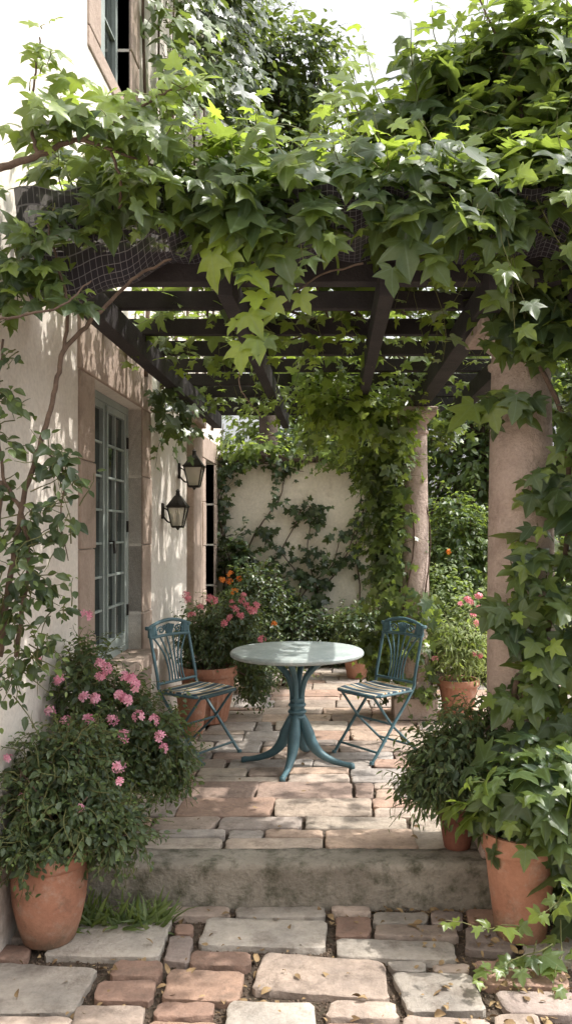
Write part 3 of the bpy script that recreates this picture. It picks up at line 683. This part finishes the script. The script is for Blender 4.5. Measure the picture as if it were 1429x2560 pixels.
# front left
t=top('potted_plant','pink-flowering shrub in a round terracotta pot on lower paving','potted plant',(-1.225,3.56,ZL))
pot(t,.165,.40,belly=True)
L=Leaves(); bl=[((-1.12,3.58,.40),(.24,.26,.22)),((-1.28,3.5,.46),(.12,.25,.28)),((-.96,3.6,.28),(.17,.18,.17)),((-1.16,3.6,.60),(.2,.22,.18)),((-1.27,3.42,.27),(.12,.14,.1))]
for c,r in bl: blob(L,c,r,int(230*r[0]/.2),.044,length=.18,k=7,young=.08,tipyoung=.4,wander=.3)
attach(L,t,OVA,'shrub',clampx=XW+.03); twigs(t,(-1.225,3.56,.15),bl)
fl=[w(u,v,3.42) for u,v in ((300,1955),(290,1920),(60,1990),(200,2020),(20,1900))]; flowers(t,fl,'pink',.014,8,.022)
t=top('potted_plant','pink-flowering shrub in a terracotta pot against the house wall','potted plant',(-1.17,4.24,0))
pot(t,.135,.34)
L=Leaves(); bl=[((-1.12,4.2,.64),(.27,.28,.24)),((-1.25,4.15,.84),(.14,.3,.26)),((-.93,4.22,.50),(.22,.22,.22)),((-1.1,4.1,.40),(.18,.2,.16)),((-.86,4.3,.35),(.15,.15,.17))]
for c,r in bl: blob(L,c,r,int(250*r[0]/.2),.046,length=.18,k=7,young=.08,tipyoung=.4,wander=.3)
attach(L,t,OVA,'shrub',clampx=XW+.03); twigs(t,(-1.17,4.24,.3),bl)
fl=[w(u,v,3.88) for u,v in ((215,1540),(250,1660),(330,1700),(310,1745),(240,1750),(280,1800),(225,1800),(345,1790),(165,1805),(180,1870),(125,1780),(400,1840),(210,1745),(385,1800),(268,1672),(300,1920),(340,1715),(318,1750),(252,1690),(298,1735),(150,1700),(90,1650),(310,1840),(410,1870),(310,1690))]
flowers(t,fl,'pink',.018,11,.026)
# behind left chair
t=top('potted_plant','pink and orange flowering shrub in a ribbed terracotta pot','potted plant',(-1.02,6.75,0))
pot(t,.235,.46,rib=.006)
L=Leaves(); bl=[((-.98,6.8,.78),(.32,.3,.25)),((-.76,6.85,.64),(.24,.26,.24)),((-1.1,6.75,.66),(.2,.25,.2)),((-.66,7.0,.32),(.17,.22,.22)),((-.82,7.1,.88),(.22,.25,.2))]
for c,r in bl: blob(L,c,r,int(200*r[0]/.2),.048,length=.18,k=7,young=.03,tipyoung=.3,wander=.3)
attach(L,t,OVA,'shrub',clampx=XW+.03); twigs(t,(-1.02,6.75,.4),bl)
fl=[w(u,v,6.40) for u,v in ((465,1490),(472,1500),(520,1495),(535,1502),(580,1510),(590,1525),(605,1500),(615,1515),(600,1540),(625,1525),(635,1530),(610,1490),(560,1560),(640,1515),(655,1600),(525,1500),(480,1540),(575,1545),(500,1520))]
flowers(t,fl,'coral',.02,8,.03)
fl=[w(u,v,6.5) for u,v in ((555,1450),(575,1455),(598,1447),(585,1480),(685,1560),(575,1435))]; flowers(t,fl,'orange',.018,6,.025)
t=top('potted_plant','low seedlings in a small terracotta pot behind the chair','potted plant',(-1.08,6.32,0)); pot(t,.125,.36)
L=Leaves(); blob(L,(-1.08,6.32,.36),(.09,.09,.06),26,.035,length=.07,k=4); attach(L,t,OVA,'shrub')
# back border pots and shrubs
for (x,y,r,h,lb) in ((.26,8.75,.155,.30,'leafy shrub in a terracotta pot by the garden wall'),(.58,8.9,.15,.34,'dark shrub in a red clay pot by the garden wall')):
    t=top('potted_plant',lb,'potted plant',(x,y,0)); pot(t,r,h)
    L=Leaves(); bl=[((x,y,.55),(.25,.25,.24))]
    for c,rr in bl: blob(L,c,rr,190,.075,length=.18,k=6,young=.04)
    attach(L,t,OVA,'ivy'); twigs(t,(x,y,.3),bl)
def shrub(label,blobs,size,tm,mt,dens=200,young=.08,cat='shrub',name='shrub',fl=None,length=.25,trunk=.03,**kw):
    c0=blobs[0][0]; t=top(name,label,cat,(c0[0],c0[1],0)); L=Leaves()
    for c,r in blobs: blob(L,c,r,int(dens*(r[0]*r[2])/.09),size,length=length,k=7,young=young,**kw)
    attach(L,t,tm,mt)
    b=MB()
    for c,r in blobs:
        for i in range(5):
            e=Vector(c)+Vector((random.uniform(-.5,.5)*r[0],random.uniform(-.5,.5)*r[1],random.uniform(-.2,.6)*r[2])); s=Vector((c[0]*.6+c0[0]*.4,c[1]*.6+c0[1]*.4,0))
            p=smoothpath([s,(s+e)/2+Vector((.03,.02,.04)),e],4); b.tube(p,lerp_list([trunk*.5,.005],len(p)),6)
    wpart(b,'branches','bark',t,smooth=2)
    if fl: flowers(t,fl[0],fl[1],fl[2] if len(fl)>2 else .02,8,.035)
    return t
shrub('dense dark evergreen shrub at the foot of garden wall',[((-.85,9.35,.74),(.37,.33,.58)),((-1.05,9.0,.45),(.28,.35,.4)),((-.4,9.5,.42),(.38,.25,.4))],.07,OVA,'ivy',150,young=.02)
shrub('low dark border shrub beneath the garden wall',[((.15,9.55,.36),(.42,.25,.36)),((.7,9.5,.45),(.35,.25,.45))],.075,OVA,'ivy',130,young=.02)
shrub('trailing ground shrub beside the patio paving',[((-.5,8.3,.2),(.24,.35,.18)),((-.8,8.1,.3),(.25,.35,.26))],.06,OVA,'shrub',130,young=.1)
# right back pot
t=top('potted_plant','feathery pale plant in a terracotta pot beside the column','potted plant',(1.06,6.92,0)); pot(t,.175,.32,saucer=True)
L=Leaves(); blob(L,(1.06,6.92,.62),(.25,.22,.26),330,.075,length=.26,k=8,young=.5,tipyoung=.5,shell=.1,wander=.18); attach(L,t,LAN,'light')
fl=[w(u,v,6.75) for u,v in ((1165,1500),(1180,1530),(1150,1510),(1195,1520),(1200,1640),(1185,1635),(1195,1560),(1085,1650),(1175,1505))]; flowers(t,fl,'coral',.018,7,.028)
t=top('potted_plant','dense dark shrub in a dark clay pot on the step','potted plant',(.62,4.08,0)); pot(t,.1,.22,mat='terradark')
L=Leaves(); bl=[((.58,4.08,.44),(.24,.2,.20)),((.70,4.1,.58),(.18,.2,.16)),((.47,4.05,.34),(.14,.14,.14))]
for c,r in bl: blob(L,c,r,int(150*r[0]/.2),.07,length=.2,k=7,young=.12,wander=.25)
attach(L,t,LAN,'shrub'); attach_l=Leaves(); blob(attach_l,(.6,4.06,.46),(.24,.2,.22),140,.055,length=.2,k=6,young=.1); attach(attach_l,t,OVA,'shrub'); twigs(t,(.62,4.08,.2),bl)
t=top('potted_plant','large-leaved vine spilling from a terracotta pot below the step','potted plant',(.825,3.60,ZL)); pot(t,.168,.46)
L=Leaves(); 
for c,r,n in (((.86,3.58,.44),(.24,.18,.17),66),((1.08,3.58,.20),(.14,.2,.3),54),((.72,3.54,.37),(.1,.1,.06),10)): blob(L,c,r,n,.15,length=.16,k=4,young=.08,tipyoung=.3,grav=.12)
attach(L,t,IVY,'vine')
t=top('trailing_vine','trailing sprigs of pale five-lobed leaves over the paving','vine',(.80,3.2,ZL)); L=Leaves()
L.grow([w(1330,2330,3.35),w(1360,2400,3.3),w(1340,2350,3.35),w(1400,2300,3.4),w(1420,2400,3.4),w(1410,2200,3.4),w(1380,2360,3.3)],[(-.7,-.5,.2),(-.8,-.5,.3),(-.5,-.6,0),(-.1,-.6,-.3),(0,-.5,-.3),(0,-.5,0),(-.6,-.3,.1)],length=.45,k=6,size=.085,young=.35,tipyoung=.4,grav=.06,keep=1,face=(0,-.6,.8))
attach(L,t,IVY,'vine')
# garden beyond the columns
shrub('sunlit flowering shrubs in the garden border',[((1.6,8.6,.5),(.5,.4,.5)),((1.2,9.2,.7),(.4,.4,.6)),((2.1,8.9,.8),(.5,.5,.7))],.09,OVA,'light',110,young=.2,fl=([w(u,v,8.2) for u,v in ((1170,1500),(1190,1560),(1195,1490),(1100,1640),(1180,1540))],'coral',.03))
shrub('tall orange-flowered shrub in the garden border',[((1.5,9.8,1.3),(.5,.45,.8)),((2.3,10,1.2),(.5,.5,.9))],.10,OVA,'treeleaf',120,young=.1,fl=([w(u,v,9.2) for u,v in ((1120,1380),)],'orange',.022))
def tree(label,x,y,h,blobs,size,tm,mt,dens,young=.15,tr=.12,length=.5,k=7,**kw):
    t=top('tree',label,'tree',(x,y,ZL)); b=MB(); top_=Vector((x+.1,y,h)); p=wobble(smoothpath([(x,y,ZL-.05),(x+.06,y,h*.35),(x-.04,y+.05,h*.7),top_],5),.02); b.tube(p,lerp_list([tr*1.3,tr,tr*.8,tr*.5],len(p)),10)
    for c,r in blobs:
        for i in range(6):
            s=p[int(len(p)*random.uniform(.4,.95))]; e=Vector(c)+Vector((random.uniform(-.7,.7)*r[0],random.uniform(-.7,.7)*r[1],random.uniform(-.5,.7)*r[2])); q=smoothpath([s,(s+e)/2+Vector((0,0,-.1)),e],4); b.tube(q,lerp_list([tr*.4,.012],len(q)),6)
    wpart(b,'trunk','trunk',t,smooth=2)
    L=Leaves()
    for c,r in blobs: blob(L,c,r,int(dens*r[0]*r[2]),size,length=length,k=k,young=young,shell=.35,**kw)
    attach(L,t,tm,mt,'crown',stem='bark'); return t
tree('leafy tree rising behind the garden wall near the house',-.9,11.2,6.2,[((-.9,10.9,6.6),(.9,.7,1.0)),((-.55,10.9,7.7),(.8,.7,.9)),((-1.3,10.6,5.4),(.8,.5,.8)),((-.3,11,5.9),(.6,.6,.6)),((-1.5,11,8.2),(.8,.7,.8))],.17,OVA,'ivy',400,young=.25,tr=.14,length=.5)
tree('broad green tree standing beyond the flower border',2.4,12.6,4.5,[((2.2,12.2,2.6),(1.1,.8,1.0)),((1.2,12.4,3.2),(.9,.7,.9)),((3.3,12,3.6),(1.2,.9,1.2)),((2.0,12.4,4.3),(1.0,.9,.8)),((1.7,12,1.4),(.8,.6,.8))],.15,OVA,'treeleaf',320,young=.1)
tree('bright green tree seen above the garden wall coping',-.3,13,3.6,[((-.8,12.2,3.1),(.9,.6,.8)),((.3,12.3,3.0),(.9,.6,.9)),((-.3,12.6,4.1),(.9,.7,.6))],.14,OVA,'treeleaf',280,young=.5)
tree('dark hedge tree filling the garden boundary',4.2,14.5,5,[((3.4,14,1.6),(1.6,.8,1.6)),((5.2,14,2.4),(1.6,.8,2)),((.9,14.6,1.8),(1.5,.7,1.6)),((4.2,14.2,4.6),(1.5,.9,1.2))],.22,OVA,'treeleaf',130,young=.05,length=.7)
# ================================================================= VINES
def stem(pts,rad,n=8,wb=.004):
    p=wobble(smoothpath(pts,7),wb); b=MB(); b.tube(p,lerp_list(rad,len(p)),n); wpart(b,'stem','bark',CURV,smooth=2)
vine=top('climbing_vine','broad-leaved vine covering the pergola roof and column','vine',(1.0,4.0,0))
L=Leaves()
def boxgrow(L,lo,hi,n,d,**kw):
    p=rnd(n,lo,hi); L.grow(p,np.array(d)+RNG.normal(0,.55,(n,3)),**kw)
boxgrow(L,(-1.2,3.38,2.93),(1.3,3.75,3.08),165,(0,-.6,.2),length=.26,k=5,size=.152,grav=.09,face=(0,-.85,.5),young=.04,tipyoung=.35)
boxgrow(L,(-1.15,3.5,2.98),(1.3,3.9,3.15),145,(0,-.4,.7),length=.28,k=5,size=.14,grav=.06,face=(0,-.5,.8),young=.36,tipyoung=.65)
for cx,n,ln in ((-.22,10,.32),(-.45,4,.2),(-.02,5,.22),(.32,5,.22),(.52,8,.3),(.78,12,.45),(-1.0,3,.2)):
    boxgrow(L,(cx-.1,3.36,2.88),(cx+.1,3.48,2.98),n,(0,-.25,-1),length=ln,k=4,size=.15,grav=.2,wander=.15,face=(0,-1,.3),young=.08,tipyoung=.5)
# roof over pergola (porous)
boxgrow(L,(-1.3,3.85,2.92),(1.0,8.3,3.06),440,(0,0,.25),length=.45,k=5,size=.125,grav=.01,wander=.25,face=(0,-.2,.9),young=.25,tipyoung=.5)
boxgrow(L,(1.05,4.0,2.92),(2.1,7.8,3.2),38,(.2,0,.25),length=.5,k=5,size=.13,grav=.01,wander=.25,face=(0,-.2,.9),young=.25,tipyoung=.5)  # sparse overhang past the pergola's right side, added to dapple the sunlight
boxgrow(L,(-1.2,4.4,2.80),(1.0,8.2,2.90),190,(0,-.1,-.3),length=.28,k=4,size=.10,grav=.10,face=(0,-.8,.3),young=.3,tipyoung=.5)
attach(L,vine,IVY,'vine',clampx=XW+.05)
# tall right mass
L=Leaves()
for c,r,n in (((1.15,4.3,3.35),(.62,.5,.55),185),((1.05,4.4,4.0),(.55,.45,.4),130),((.42,4.5,3.35),(.5,.5,.40),135),((1.5,4.2,3.7),(.35,.5,.6),75),((.72,4.4,3.85),(.3,.4,.40),70),((.12,4.7,3.3),(.42,.4,.3),70),((.3,4.6,3.72),(.28,.3,.22),44),((1.3,3.9,2.95),(.42,.3,.3),90),((-.45,4.9,3.2),(.4,.5,.22),50)):
    blob(L,c,r,n,.15,length=.36,k=6,young=.16,tipyoung=.65,shell=.3,grav=.1)
st=[(.25,4.3,3.5),(.35,4.3,3.6),(.5,4.3,3.8),(.6,4.3,3.9),(.15,4.4,3.4),(.8,4.3,4.0),(.3,4.5,3.6),(1.0,4.2,4.1),(.45,4.2,3.7),(1.2,4.2,4.1),(.1,4.4,3.5),(.6,4.2,3.8)]
L.grow(st,[(-.35,0,1),(-.2,0,1),(-.1,0,1),(.1,0,1),(-.6,-.1,.8),(0,0,1),(-.5,0,1),(.1,-.1,1),(-.15,.1,1),(.2,0,1),(-.3,0,1),(-.1,-.1,1)],length=.6,k=10,size=.15,grav=.02,wander=.1,face=(-.1,-.7,.4),young=.3,stem=.006,keep=1)
attach(L,vine,IVY,'vine')
# column curtain
L=Leaves()
boxgrow(L,(1.12,3.8,.1),(1.4,3.95,2.9),190,(.25,-.4,-.4),length=.16,k=4,size=.14,grav=.15,wander=.15,face=(-.15,-.95,.35),young=.06,tipyoung=.4)
boxgrow(L,(1.2,4.0,.1),(1.5,4.3,2.9),110,(.2,-.3,-.3),length=.25,k=4,size=.14,grav=.15,face=(-.15,-.95,.35),young=.06,tipyoung=.4)
boxgrow(L,(.78,3.9,2.6),(1.2,4.0,2.95),38,(0,-.3,-.6),length=.26,k=4,size=.15,grav=.15,face=(-.1,-1,.3),young=.1)
def patch(u0,u1,v0,v1,n,d=3.93,size=.14,young=.06):
    a=w(u0,v1,d);c=w(u1,v0,d); boxgrow(L,(a[0],d-.03,a[2]),(c[0],d+.05,c[2]),n,(.1,-.4,-.5),length=.12,k=3,size=size,grav=.15,face=(-.1,-1,.3),young=young)
patch(1250,1320,770,850,4); patch(1200,1390,985,1030,8,size=.16,young=.15); patch(1300,1400,1170,1220,4); patch(1330,1430,1280,1480,12); patch(1260,1350,1350,1400,6); patch(1240,1400,1500,1600,9); patch(1310,1430,1580,1700,14); patch(1250,1430,1720,1860,20,young=.12); patch(1270,1430,1880,2030,16,d=3.85)
attach(L,vine,IVY,'vine')
CURV=vine
stem([(1.17,3.98,0),(1.1,3.95,.5),(.88,3.97,.78),(1.04,3.96,1.1),(1.14,3.96,1.6),(1.11,3.94,2.1),(.98,3.95,2.45),(1.05,3.97,2.9),(1.1,4.2,3.6)],[.022,.016,.014,.014,.013,.013,.012,.014,.008])
stem([(1.25,4.0,0),(1.2,3.97,.8),(1.18,3.96,1.5),(1.2,3.95,2.2),(1.2,4.0,3.0)],[.02,.018,.014,.012,.01])
stem([(1.1,4.2,3.0),(.7,4.2,3.3),(.3,4.3,3.45),(.1,4.4,3.9)],[.014,.011,.008,.004]); stem([(1.0,4.2,3.1),(.95,4.2,3.8),(.7,4.2,4.4)],[.012,.009,.004])
for s in range(14):
    x=random.uniform(-1.1,1.2); y=random.uniform(3.8,5); stem([(x,y,2.88),(x+random.uniform(-.4,.4),y+.8,2.93),(x+random.uniform(-.6,.6),y+1.7,2.88),(x+random.uniform(-.6,.6),y+2.8,2.94)],[.009,.008,.007,.004],6)
stem([w(905,660,3.4),w(800,690,3.4),w(730,740,3.38),w(640,820,3.38),w(600,900,3.38),w(605,980,3.38),w(650,1035,3.4)],[.005,.004,.004,.003,.003,.0025,.002],6)
# dangling bright sprays: individual leaves (image pixel, size, youth)
L=Leaves()
for (u,v,s,yg) in ((530,650,.15,.9),(580,640,.13,.8),(620,690,.14,.8),(545,600,.12,.8),(670,590,.16,.1),(700,640,.16,.15),(640,750,.11,.9),(690,765,.11,.8),(750,755,.10,.7),(620,800,.12,.8),(640,860,.12,.7),(605,880,.12,.9),(670,860,.11,.3),(590,820,.07,.8),(600,930,.04,.9),(720,700,.12,.2),(610,585,.13,.4),(835,610,.13,.5),(1010,620,.17,.1),(1075,670,.13,.2),(980,690,.11,.15)):
    p=np.array([w(u,v-20,3.34)]); L.add(p,np.array([[RNG.normal(0,.25),-.95,.35+RNG.normal(0,.2)]]),np.array([[RNG.normal(0,.35),-.1,-1]]),s,np.array([.8]),np.array([yg]))
attach(L,vine,IVY,'vine')
# inner bright clump & arch to the garden wall
iv=top('climbing_ivy','bright ivy hanging under the pergola around the back column','ivy',(.5,7.0,0)); L=Leaves()
blob(L,(.05,6.3,2.55),(.34,.3,.24),80,.11,length=.28,k=5,young=.5,tipyoung=.5,grav=.15)
blob(L,(.38,6.5,2.48),(.3,.3,.22),64,.105,length=.28,k=5,young=.35,tipyoung=.5,grav=.15)
blob(L,(-.05,6.2,2.8),(.12,.15,.15),16,.10,length=.28,k=5,young=.7)
blob(L,(.42,6.9,2.15),(.26,.28,.32),100,.095,length=.25,k=5,young=.15,grav=.15)
blob(L,(.05,8.0,2.45),(.45,.5,.22),70,.1,length=.26,k=5,young=.1,grav=.15)
n=330; th=RNG.uniform(0,2*math.pi,n); z=RNG.uniform(.15,2.4,n); p=np.stack([.65+.17*np.cos(th)-.08*(z>1)*RNG.random(n),6.95+.17*np.sin(th),z],1); d=np.stack([np.cos(th)-.3,np.sin(th),0*th-.3],1)
m=~((np.cos(th)>.25)&(z>1.1)); L.grow(p[m],d[m],length=.14,k=4,size=.095,face=d[m]*.8+np.array([0,-.3,0]),young=.08,grav=.15)
blob(L,(.46,6.9,1.5),(.18,.18,.55),110,.095,length=.22,k=5,young=.08,grav=.15)
blob(L,(.42,6.95,.55),(.22,.2,.36),90,.095,length=.22,k=5,young=.12,grav=.12)
boxgrow(L,(.85,7.1,2.4),(1.15,7.6,2.7),30,(0,-.2,-.5),length=.25,k=5,size=.11,young=.2)
attach(L,iv,IVYS,'vine')
CURV=iv
for s in range(5):
    a=s*1.25+2; stem([(.69+.17*math.cos(a),6.95+.17*math.sin(a),0),(.69+.14*math.cos(a+.7),6.95+.14*math.sin(a+.7),.9),(.69+.13*math.cos(a+1.3),6.95+.13*math.sin(a+1.3),1.7),(.5+.2*math.cos(a),6.8,2.7)],[.009,.008,.006,.005],6)
# garden wall climber
cw=top('climbing_ivy','ivy trained over the pale garden wall','ivy',(-.9,9.9,0)); CURV=cw; L=Leaves(); WY=YB-.04
paths=[[(600,1480),(570,1380),(545,1280),(560,1200),(600,1150)],[(600,1560),(640,1450),(700,1380),(760,1270),(800,1290)],[(590,1450),(640,1330),(700,1240),(720,1150),(780,1110)],[(560,1500),(560,1300),(548,1180),(560,1060)],
[(740,1520),(750,1450),(700,1380),(650,1330)],[(780,1560),(810,1470),(860,1400),(900,1260),(880,1150),(850,1080)],[(720,1600),(760,1480),(830,1410),(850,1330)],[(830,1620),(800,1500),(770,1380),(780,1280)],[(900,1600),(900,1480),(890,1330),(930,1200),(900,1080)],[(640,1560),(660,1480),(720,1440),(800,1450)],[(600,1150),(680,1160),(760,1180)],[(620,1150),(640,1100),(700,1090),(800,1110),(900,1100)],[(940,1650),(950,1400),(960,1100)]]
for pp in paths:
    pts=[w(u,v,WY) for u,v in pp]; stem(pts,[.012,.008,.005],6,.01)
    ln=sum((Vector(pts[i+1])-Vector(pts[i])).length for i in range(len(pts)-1))
    polyleaf(L,pts,int(ln*20),.095,spread=.18,face=(0,-1,.2),young=.03,length=.14,k=4,stem=.003,tipyoung=.2)
L2=Leaves(); blob(L2,(-.9,9.75,2.55),(.5,.15,.15),35,.11,length=.25,k=5,young=.3); blob(L2,(.2,9.8,2.5),(.6,.2,.15),60,.11,length=.25,k=5,young=.2); blob(L2,(.55,9.8,1.9),(.25,.15,.5),60,.10,length=.22,k=5,young=.08)
blob(L,(-1.08,9.75,1.0),(.25,.15,.7),100,.09,length=.2,k=5,young=.03,tipyoung=.2)
attach(L,cw,IVYS,'ivy',keepfn=lambda P:P[:,1]<YB-.01); attach(L2,cw,IVYS,'vine')
# house-wall climber near left edge
hc=top('climbing_shrub','woody climber with oval leaves trained up the house wall','climber',(-1.3,3.4,ZL)); CURV=hc; L=Leaves()
D=3.25
stem([w(0,1640,D),w(15,1520,D),w(40,1360,D),w(60,1240,D),w(105,1100,D),w(140,970,D),w(160,880,D),w(240,790,3.3),w(330,700,3.35),w(430,645,3.36)],[.014,.013,.012,.011,.011,.010,.010,.009,.007,.005])
stem([w(40,1640,D),w(70,1400,D),w(55,1280,D),w(10,1190,D),w(-5,1000,D),w(10,850,D)],[.010,.009,.008,.006,.005])
stem([w(160,880,D),w(168,760,D),w(140,640,D),w(120,560,D)],[.008,.007,.005,.004])
stem([w(-20,1640,D),w(-10,1400,D),w(5,1200,D)],[.01,.009,.008])
stem([w(-60,430,3.0),w(0,418,3.0),w(100,388,3.05),w(190,350,3.1),w(280,375,3.15),w(400,420,3.3)],[.016,.014,.012,.009,.006,.004])
stem([w(95,390,3.05),w(75,300,3.05),w(90,180,3.05),w(100,90,3.05)],[.008,.006,.004,.003]); stem([w(200,350,3.1),w(300,300,3.15),w(400,240,3.2),w(460,215,3.2)],[.007,.006,.005,.003])
stem([w(280,375,3.15),w(300,450,3.2),w(300,520,3.3)],[.006,.006,.006]); stem([w(-30,800,3.0),w(60,790,3.05),w(160,760,3.1),w(230,700,3.2)],[.006,.005,.004,.003])
stem([w(120,1130,D),w(160,1180,D),w(150,1300,D),w(170,1400,D)],[.004,.003,.003,.002],6)
def pl_(pp,n,size,y=.12,d=D,**kw): polyleaf(L,[w(u,v,d) for u,v in pp],n,size,face=(.3,-.9,.3),young=y,**kw)
pl_([(10,1520),(40,1380),(60,1250)],26,.072,y=.04,length=.14); pl_([(60,1430),(150,1340),(170,1200),(120,1150)],28,.072,y=.04,length=.14); pl_([(120,1140),(170,1150),(190,1160)],7,.065,y=.04,length=.1); pl_([(-10,1240),(20,1120),(0,980)],16,.07,y=.04,length=.12); pl_([(10,1010),(20,920),(30,890)],7,.065,y=.04,length=.1); pl_([(130,1290),(180,1330),(190,1370)],8,.065,y=.04)
pl_([(20,1580),(60,1500),(100,1450)],20,.068,y=.04,length=.12); pl_([(100,1560),(170,1520),(220,1560)],6,.055,length=.12); pl_([(10,1750),(60,1640),(120,1600)],36,.056,length=.16)
attach(L,hc,OVA,'ivy',clampx=XW+.03)
L=Leaves()
pl_([(0,640),(50,640),(110,620),(60,720),(20,740)],18,.115,y=.06,length=.12); pl_([(20,740),(110,770),(190,780)],8,.10,y=.06,length=.1); pl_([(100,590),(120,600)],2,.09)
attach(L,hc,IVY,'vine',clampx=XW+.03)
L=Leaves()
pl_([(20,300),(90,310),(150,300),(200,330)],8,.10,d=3.05,y=.1,length=.10); pl_([(100,360),(180,330),(300,340),(400,330)],16,.10,d=3.15,y=.2,length=.13); pl_([(300,280),(380,240),(460,220)],11,.11,d=3.2,y=.5,length=.12); pl_([(75,300),(90,180),(105,60)],7,.08,d=3.05,y=.4,length=.05,k=3); pl_([(150,220),(200,260),(260,230)],3,.085,d=3.1,y=.4,length=.10); pl_([(270,440),(350,450),(430,430)],7,.12,d=3.3,y=.3,length=.13); pl_([(100,510),(200,525),(330,520)],8,.12,d=3.35,y=.05,length=.12); pl_([(280,390),(380,400),(420,350)],6,.11,d=3.25,y=.15,length=.12)
attach(L,hc,IVY,'vine',clampx=XW+.03)
# ivy on upper house wall
iu=top('climbing_ivy','glossy ivy climbing the upper house wall around the window','ivy',(XW,7,3)); L=Leaves()
def wallpatch(y0,y1,z0,z1,n,size,young,out=.06):
    p=np.stack([np.full(n,XW+.05)+RNG.random(n)*out,RNG.uniform(y0,y1,n),RNG.uniform(z0,z1,n)],1); L.grow(p,np.array([.5,-.2,-.3])+RNG.normal(0,.5,(n,3)),length=.3,k=5,size=size,face=(.7,-.6,.3),young=young,grav=.15,clampx=XW+.03)
wallpatch(5.75,6.6,4.5,6.8,120,.13,.35,.2); wallpatch(6.5,8,5.6,8.5,190,.14,.12,.3); wallpatch(7.6,10.2,5.2,9,460,.15,.0,.5); wallpatch(5.9,6.9,2.35,2.75,26,.11,.15,.12)
wallpatch(4.9,5.7,6.0,6.6,30,.12,.4,.2)
attach(L,iu,IVYS,'ivy',clampx=XW+.03)
CURV=iu
for s in range(7):
    y=6+s*.55; stem([(XW+.03,y,2.7),(XW+.03,y+.1,4),(XW+.03,y-.1,5.5),(XW+.04,y+.2,7.5)],[.018,.014,.01,.006],6)
# grass by the step
L=Leaves(); n=420; c=np.array([w(u,v,3.72) for u,v in ((215,2260),(250,2240),(300,2265),(340,2230),(370,2260),(390,2235),(200,2280))]); P=c[RNG.integers(0,len(c),n)]+RNG.normal(0,.03,(n,3)); P[:,2]=ZL-.02; P[:,1]=np.minimum(P[:,1],3.84)
T=RNG.normal(0,.6,(n,3))+np.array([0,-.2,.7]); Nn=RNG.normal(0,.6,(n,3))+np.array([0,-.6,.5]); L.add(P,Nn,T,RNG.uniform(.06,.18,n),None,RNG.random(n)*.5)
o=L.build('grass_clump',(GRS[0]*np.array([2.4,1,1]),GRS[1]),'grass',None,kind='stuff'); o['label']='tufts of grass growing at the foot of the step'; o['category']='grass'
# ================================================================= LIGHT, WORLD, CAMERA
s=Vector((.52,.06,.83)).normalized()
sun=bpy.data.lights.new('sun','SUN'); sun.energy=5; sun.angle=math.radians(.55); sun.color=(1,.95,.87)
so=bpy.data.objects.new('sun',sun); so.rotation_euler=s.to_track_quat('Z','Y').to_euler(); so.location=(5,1,12); COL.objects.link(so)
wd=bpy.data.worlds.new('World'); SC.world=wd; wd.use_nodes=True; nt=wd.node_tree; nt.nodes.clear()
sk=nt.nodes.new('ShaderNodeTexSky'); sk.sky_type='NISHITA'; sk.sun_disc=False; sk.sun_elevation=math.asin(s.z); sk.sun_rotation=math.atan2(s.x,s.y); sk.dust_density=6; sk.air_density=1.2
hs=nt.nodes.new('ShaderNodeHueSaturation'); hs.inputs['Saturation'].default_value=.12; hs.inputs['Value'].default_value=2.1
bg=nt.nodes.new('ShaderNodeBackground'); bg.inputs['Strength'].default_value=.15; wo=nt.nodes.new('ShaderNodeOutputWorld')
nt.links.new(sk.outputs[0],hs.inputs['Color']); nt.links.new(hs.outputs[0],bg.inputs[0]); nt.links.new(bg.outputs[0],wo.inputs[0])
cam=bpy.data.cameras.new('camera'); cam.sensor_fit='VERTICAL'; cam.sensor_height=36; cam.sensor_width=36; cam.lens=36*F/2560; cam.clip_end=500; cam.clip_start=.05
cam.shift_x=-(830-714.5)/2560; cam.shift_y=(1325-1280)/2560
co=bpy.data.objects.new('camera',cam); co.location=(0,0,EYE); co.rotation_euler=(math.pi/2,0,0); COL.objects.link(co); SC.camera=co
SC.view_settings.view_transform='Standard'; SC.view_settings.look='None'; SC.view_settings.exposure=0
